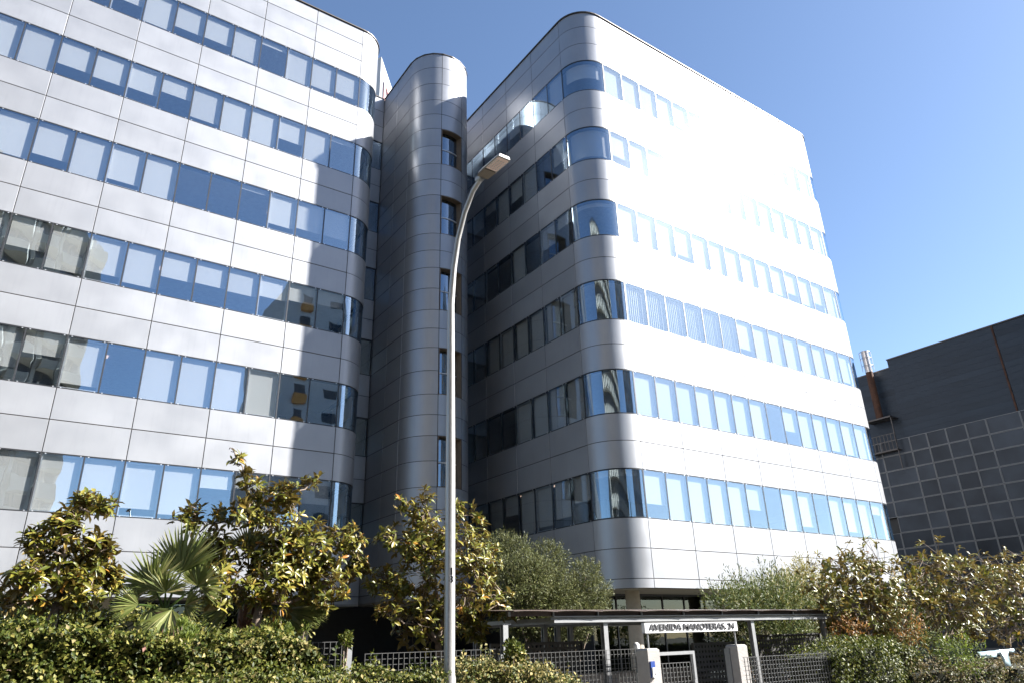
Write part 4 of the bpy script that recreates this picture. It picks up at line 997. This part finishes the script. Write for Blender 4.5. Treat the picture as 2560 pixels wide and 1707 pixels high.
fan_palm('fan palm hidden behind the largest magnolia', (568, 1450), -6.6, (572, 1395),
         [(570, 1265, 8, .75, .1, 70), (650, 1400, 98, 1.05, .4, 50), (500, 1320, -40, .8, .2, 80), (640, 1330, 50, .75, .3, 80), (530, 1390, -95, .8, .4, 60), (700, 1395, 112, .68, .3, 34)])
shrub('olive_tree', 'dense grey green olive tree behind the pergola', 'tree', -4.4,
      [(1150, 1262, 26), (1185, 1285, 34), (1160, 1335, 40), (1215, 1320, 36), (1262, 1288, 26), (1250, 1335, 34), (1235, 1385, 50), (1285, 1372, 34), (1345, 1322, 24), (1350, 1365, 34), (1325, 1405, 34), (1368, 1402, 18), (1185, 1395, 42), (1310, 1438, 24), (1255, 1435, 26), (1298, 1470, 12), (1325, 1462, 11), (1215, 1440, 24)], 64000, 'olive', .075, .26, spray=6, inner=.62)
shrub('oleander_bush', 'glossy oleander bushes above the perforated screens', 'bush', -5.8,
      [(1660, 1388, 22), (1700, 1372, 30), (1735, 1385, 30), (1770, 1362, 32), (1700, 1420, 40), (1755, 1425, 50), (1815, 1420, 50), (1850, 1440, 40), (1690, 1450, 30), (1780, 1465, 44)], 17000, 'oleander', .13, .22, spray=6, inner=.3)
shrub('yellow_shrub', 'pale yellow feathery shrub in front of the office wing', 'bush', -5.0,
      [(1828, 1345, 28), (1850, 1315, 16), (1862, 1360, 30), (1800, 1372, 26), (1840, 1385, 36), (1880, 1395, 26)], 12000, 'yellowleaf', .10, .26, spray=6, inner=.2)
shrub('russet_shrub', 'rust coloured shrub under the magnolia behind box hedge', 'bush', -8.9, [(1950, 1452, 22), (2085, 1440, 20), (2060, 1455, 20)], 1600, 'russet', .09, .4)
shrub('pine_shrub', 'needle leaved dark green shrub beside clipped box hedge', 'bush', -9.4, [(2090, 1462, 22), (2105, 1485, 20)], 1600, 'oleander', .12, .12, spray=6)
# hedges
hedge('ivy_hedge', 'tall dark green ivy hedge speckled with pale pink blossom', [(-90, 1442), (0, 1441), (60, 1436), (120, 1432), (200, 1431), (300, 1438), (380, 1446), (410, 1462), (450, 1485), (500, 1505)], -9.3, 1.1, 30000, 'ivy', .066, .62, mix=('flower', .0015, .08))
hedge('ivy_hedge', 'rounded variegated ivy mound between ivy hedge and short fence section', [(430, 1505), (470, 1482), (520, 1466), (580, 1456), (640, 1451), (690, 1457), (725, 1474), (745, 1500), (755, 1530)], -9.55, .9, 12000, 'ivy', .068, .62, mix=('varieg', .30, .066))
hedge('shrub_hedge', 'clipped hedge with yellow green tips behind the ivy hedge', [(-90, 1386), (0, 1388), (90, 1391), (150, 1394), (200, 1388), (270, 1390), (284, 1396)], -6.3, 1.1, 9000, 'tipgreen', .055, .5)
hedge('shrub_hedge', 'low mixed hedge in half shade below the raised mesh fence', [(330, 1552), (420, 1548), (480, 1540), (560, 1528), (700, 1544), (760, 1540), (820, 1530), (850, 1513), (880, 1517), (920, 1530), (960, 1534), (1020, 1528)], -9.95, .8, 13000, 'boxleaf', .055, .6, mix=('varieg', .30, .058))
hedge('shrub_hedge', 'sunlit cream variegated hedge growing through the mesh fence', [(1040, 1528), (1060, 1515), (1095, 1507), (1130, 1500), (1150, 1512), (1180, 1520), (1200, 1512), (1230, 1528), (1270, 1538), (1300, 1545), (1335, 1560)], -9.4, .8, 9000, 'varieg', .058, .7, mix=('boxleaf', .15, .07))
hedge('box_hedge', 'clipped glossy box hedge beside the fence end post', [(1918, 1490), (1935, 1478), (1970, 1470), (2020, 1466), (2070, 1466), (2100, 1474), (2114, 1490)], -10.3, 1.2, 9000, 'boxleaf', .065, .62)
hedge('shrub_hedge', 'straggly dry hedge below the last magnolias', [(2112, 1530), (2150, 1522), (2200, 1520), (2240, 1532), (2300, 1524), (2352, 1512), (2420, 1505)], -10.6, 1.0, 6000, 'dryleaf', .07, .55, mix=('boxleaf', .5, .07), lumps=1.6)
hedge('shrub_hedge', 'dark shrub row in the garden below the west wing', [(285, 1405), (330, 1398), (400, 1412), (470, 1420), (520, 1430), (640, 1432), (700, 1440)], -4.6, 1.2, 5000, 'ivy', .08, .55, lumps=1.5)
shrub('fern_clump', 'bright yellow green fern clump below the dark screen wall', 'plant', -10.7, [(2192, 1497, 13), (2216, 1505, 15), (2172, 1510, 9), (2238, 1516, 9)], 1100, 'thuja', .10, .2, spray=6, inner=.2)
TG = 'small bright green conifers behind the ivy hedge'
shrub('conifer_shrub', 'small bright green conifer at the foot of the fan palm', 'conifer', -8.1, [(418, 1432, 10), (428, 1448, 14), (440, 1455, 14), (425, 1465, 16)], 1700, 'thuja', .07, .16, TG, up=1.6, inner=.1)
shrub('conifer_shrub', 'small bright green conifer by the trunk of the largest magnolia', 'conifer', -7.0, [(640, 1436, 14), (655, 1448, 16), (685, 1450, 14), (700, 1440, 10)], 1600, 'thuja', .07, .16, TG, up=1.6, inner=.1)
VG = 'climbing plants on the fence posts'
shrub('climber', 'bright climbing vine on the post by the cream hedge', 'plant', -9.05, [(1178, 1488, 12), (1190, 1500, 14), (1176, 1510, 14), (1168, 1478, 6)], 900, 'boxleaf', .07, .5, VG, inner=.2)
shrub('climber', 'sparse climbing vine on the short fence post', 'plant', -9.0, [(790, 1470, 10), (800, 1462, 8), (796, 1480, 8)], 420, 'boxleaf', .06, .5, VG, inner=.2)
# torn plastic sheet on the hedge
c0, c1 = at(2238, 1497, -10.8), at(2317, 1489, -10.8); b = MB(); n = 14
for k in range(n+1):
    t = k/n; x = c0[0]+(c1[0]-c0[0])*t; z = c0[2]+(c1[2]-c0[2])*t; w_ = .13 if t < .4 else (.08 if not .55 < t < .72 else .34)
    b.v += [(x, -10.86+.05*math.sin(k*1.7), z), (x, -10.94+.04*math.cos(k*1.3), z-w_*.5+.01*math.sin(k*3)), (x, -10.92+.05*math.sin(k*2.3), z-w_)]
for k in range(n): q = 3*k; b.f += [(q, q+3, q+4, q+1), (q+1, q+4, q+5, q+2)]
b.m = [0]*len(b.f); o = b.build('plastic_sheet', 'plastic', None, (0, 0, 0), 0, True); tag(o, 'torn pale blue plastic sheet caught on the dry hedge', 'plastic sheet')
so = o.modifiers.new('thickness', 'SOLIDIFY'); so.thickness = .006
# cypress and street trees across the road (mirrored in the curved glass)
for (x, y, h) in ((-33, -30, 9), (-8.5, -26, 11), (-5.5, -27, 12.5), (30, -30, 10)):
    base = (x, y, gz(x)-.1); r_ = empty('cypress_tree', base, {9: 'short slender cypress near the zigzag apartment block', 11: 'slender cypress beside a taller cypress across the street', 12.5: 'tallest slender cypress across the street', 10: 'lone slender cypress near the lower cream apartment building'}[h], 'tree', 'cypress trees across the street')
    b = MB(); b.tube([(0, 0, 0), (0, 0, h*.9)], [.14, .02], 6); b.build('trunk', 'bark', r_, base)
    n = 3500; t = rng.random(n)**.8; a = rng.random(n)*6.28; rr_ = 1.1*np.sin(np.clip(t*.92+.06, 0, 1)*math.pi)**.7*(1-.45*t)*rng.uniform(.6, 1, n)
    p = np.stack([x+rr_*np.cos(a), y+rr_*np.sin(a), base[2]+.4+t*(h-.4)], 1); d = np.stack([np.cos(a)*.3, np.sin(a)*.3, np.ones(n)], 1)
    leaves('crown', 'tipgreen', r_, p, d, unit(n), .35, .4, sub=False, loc=base)

STL = ['round crowned street tree opposite the ivy hedge', 'round crowned street tree opposite the street lamp', 'round crowned street tree opposite the entrance gate', 'round crowned street tree opposite the box hedge', 'round crowned street tree opposite the dark building']
for i, x in enumerate((-27, -12, -3, 6, 17)):
    base = (x, -25.0, gz(x)-.1); r_ = empty('street_tree', base, STL[i], 'tree', 'street trees across the road')
    b = MB(); b.tube([(0, 0, 0), (0, 0, 3.4), (.2, .1, 4.6)], [.14, .10, .05], 7); b.build('trunk', 'bark', r_, base)
    bw = [(np.array([x+rng.uniform(-1.6, 1.6), -25+rng.uniform(-1.2, 1.2), rng.uniform(3.0, 5.2)]), rng.uniform(1.1, 1.7)) for _ in range(7)]
    p, d = sample_blobs(bw, 3500, .4); leaves('crown', 'tipgreen', r_, p, d+unit(len(p)), unit(len(p))+np.array([0, 0, .5]), .22, .5, sub=False, loc=base)

for i, (x, lab) in enumerate(((29, 'street tree nearest the lone cypress across the street'), (41, 'street tree before the lower cream apartment building'), (54, 'street tree at the far end of the opposite row'))):
    base = (x, -25.0, gz(x)-.1); r_ = empty('street_tree', base, lab, 'tree', 'street trees across the road')
    b = MB(); b.tube([(0, 0, 0), (0, 0, 3.4), (.2, .1, 4.6)], [.14, .10, .05], 7); b.build('trunk', 'bark', r_, base)
    bw = [(np.array([x+rng.uniform(-1.9, 1.9), -25+rng.uniform(-1.2, 1.2), base[2]+rng.uniform(3.0, 5.2)]), rng.uniform(1.2, 1.8)) for _ in range(7)]
    p, d = sample_blobs(bw, 3500, .4); leaves('crown', 'tipgreen', r_, p, d+unit(len(p)), unit(len(p))+np.array([0, 0, .5]), .24, .5, sub=False, loc=base)
base = (20, -24.4, gz(20)-.1); r_ = empty('horizon_block_hedge', base, 'long added hedge across the street, unseen, blocking the mirrored horizon', 'hedge')  # unseen hedge, added to block the bright horizon mirrored in the ground-floor glass
b = MB()
for k in range(20):
    xa = -32+k*5.2; b.box(xa, xa+5.2, -24.9, -23.9, gz(xa+2)-.3, gz(xa+2)+2.2)
b.build('branches', 'core', r_)
n = 12000; x = rng.uniform(-32, 72, n); top = rng.random(n) < .2; zg = np.array([gz(q) for q in x]); z = np.where(top, zg+2.2, zg+rng.uniform(.1, 2.25, n))
p = np.stack([x, np.where(top, rng.uniform(-24.9, -23.9, n), -23.88+rng.normal(size=n)*.05), z], 1)
leaves('foliage', 'boxleaf', r_, p, unit(n), unit(n)*.7+np.array([0, .9, .4]), .2, .6, sub=False, loc=base)
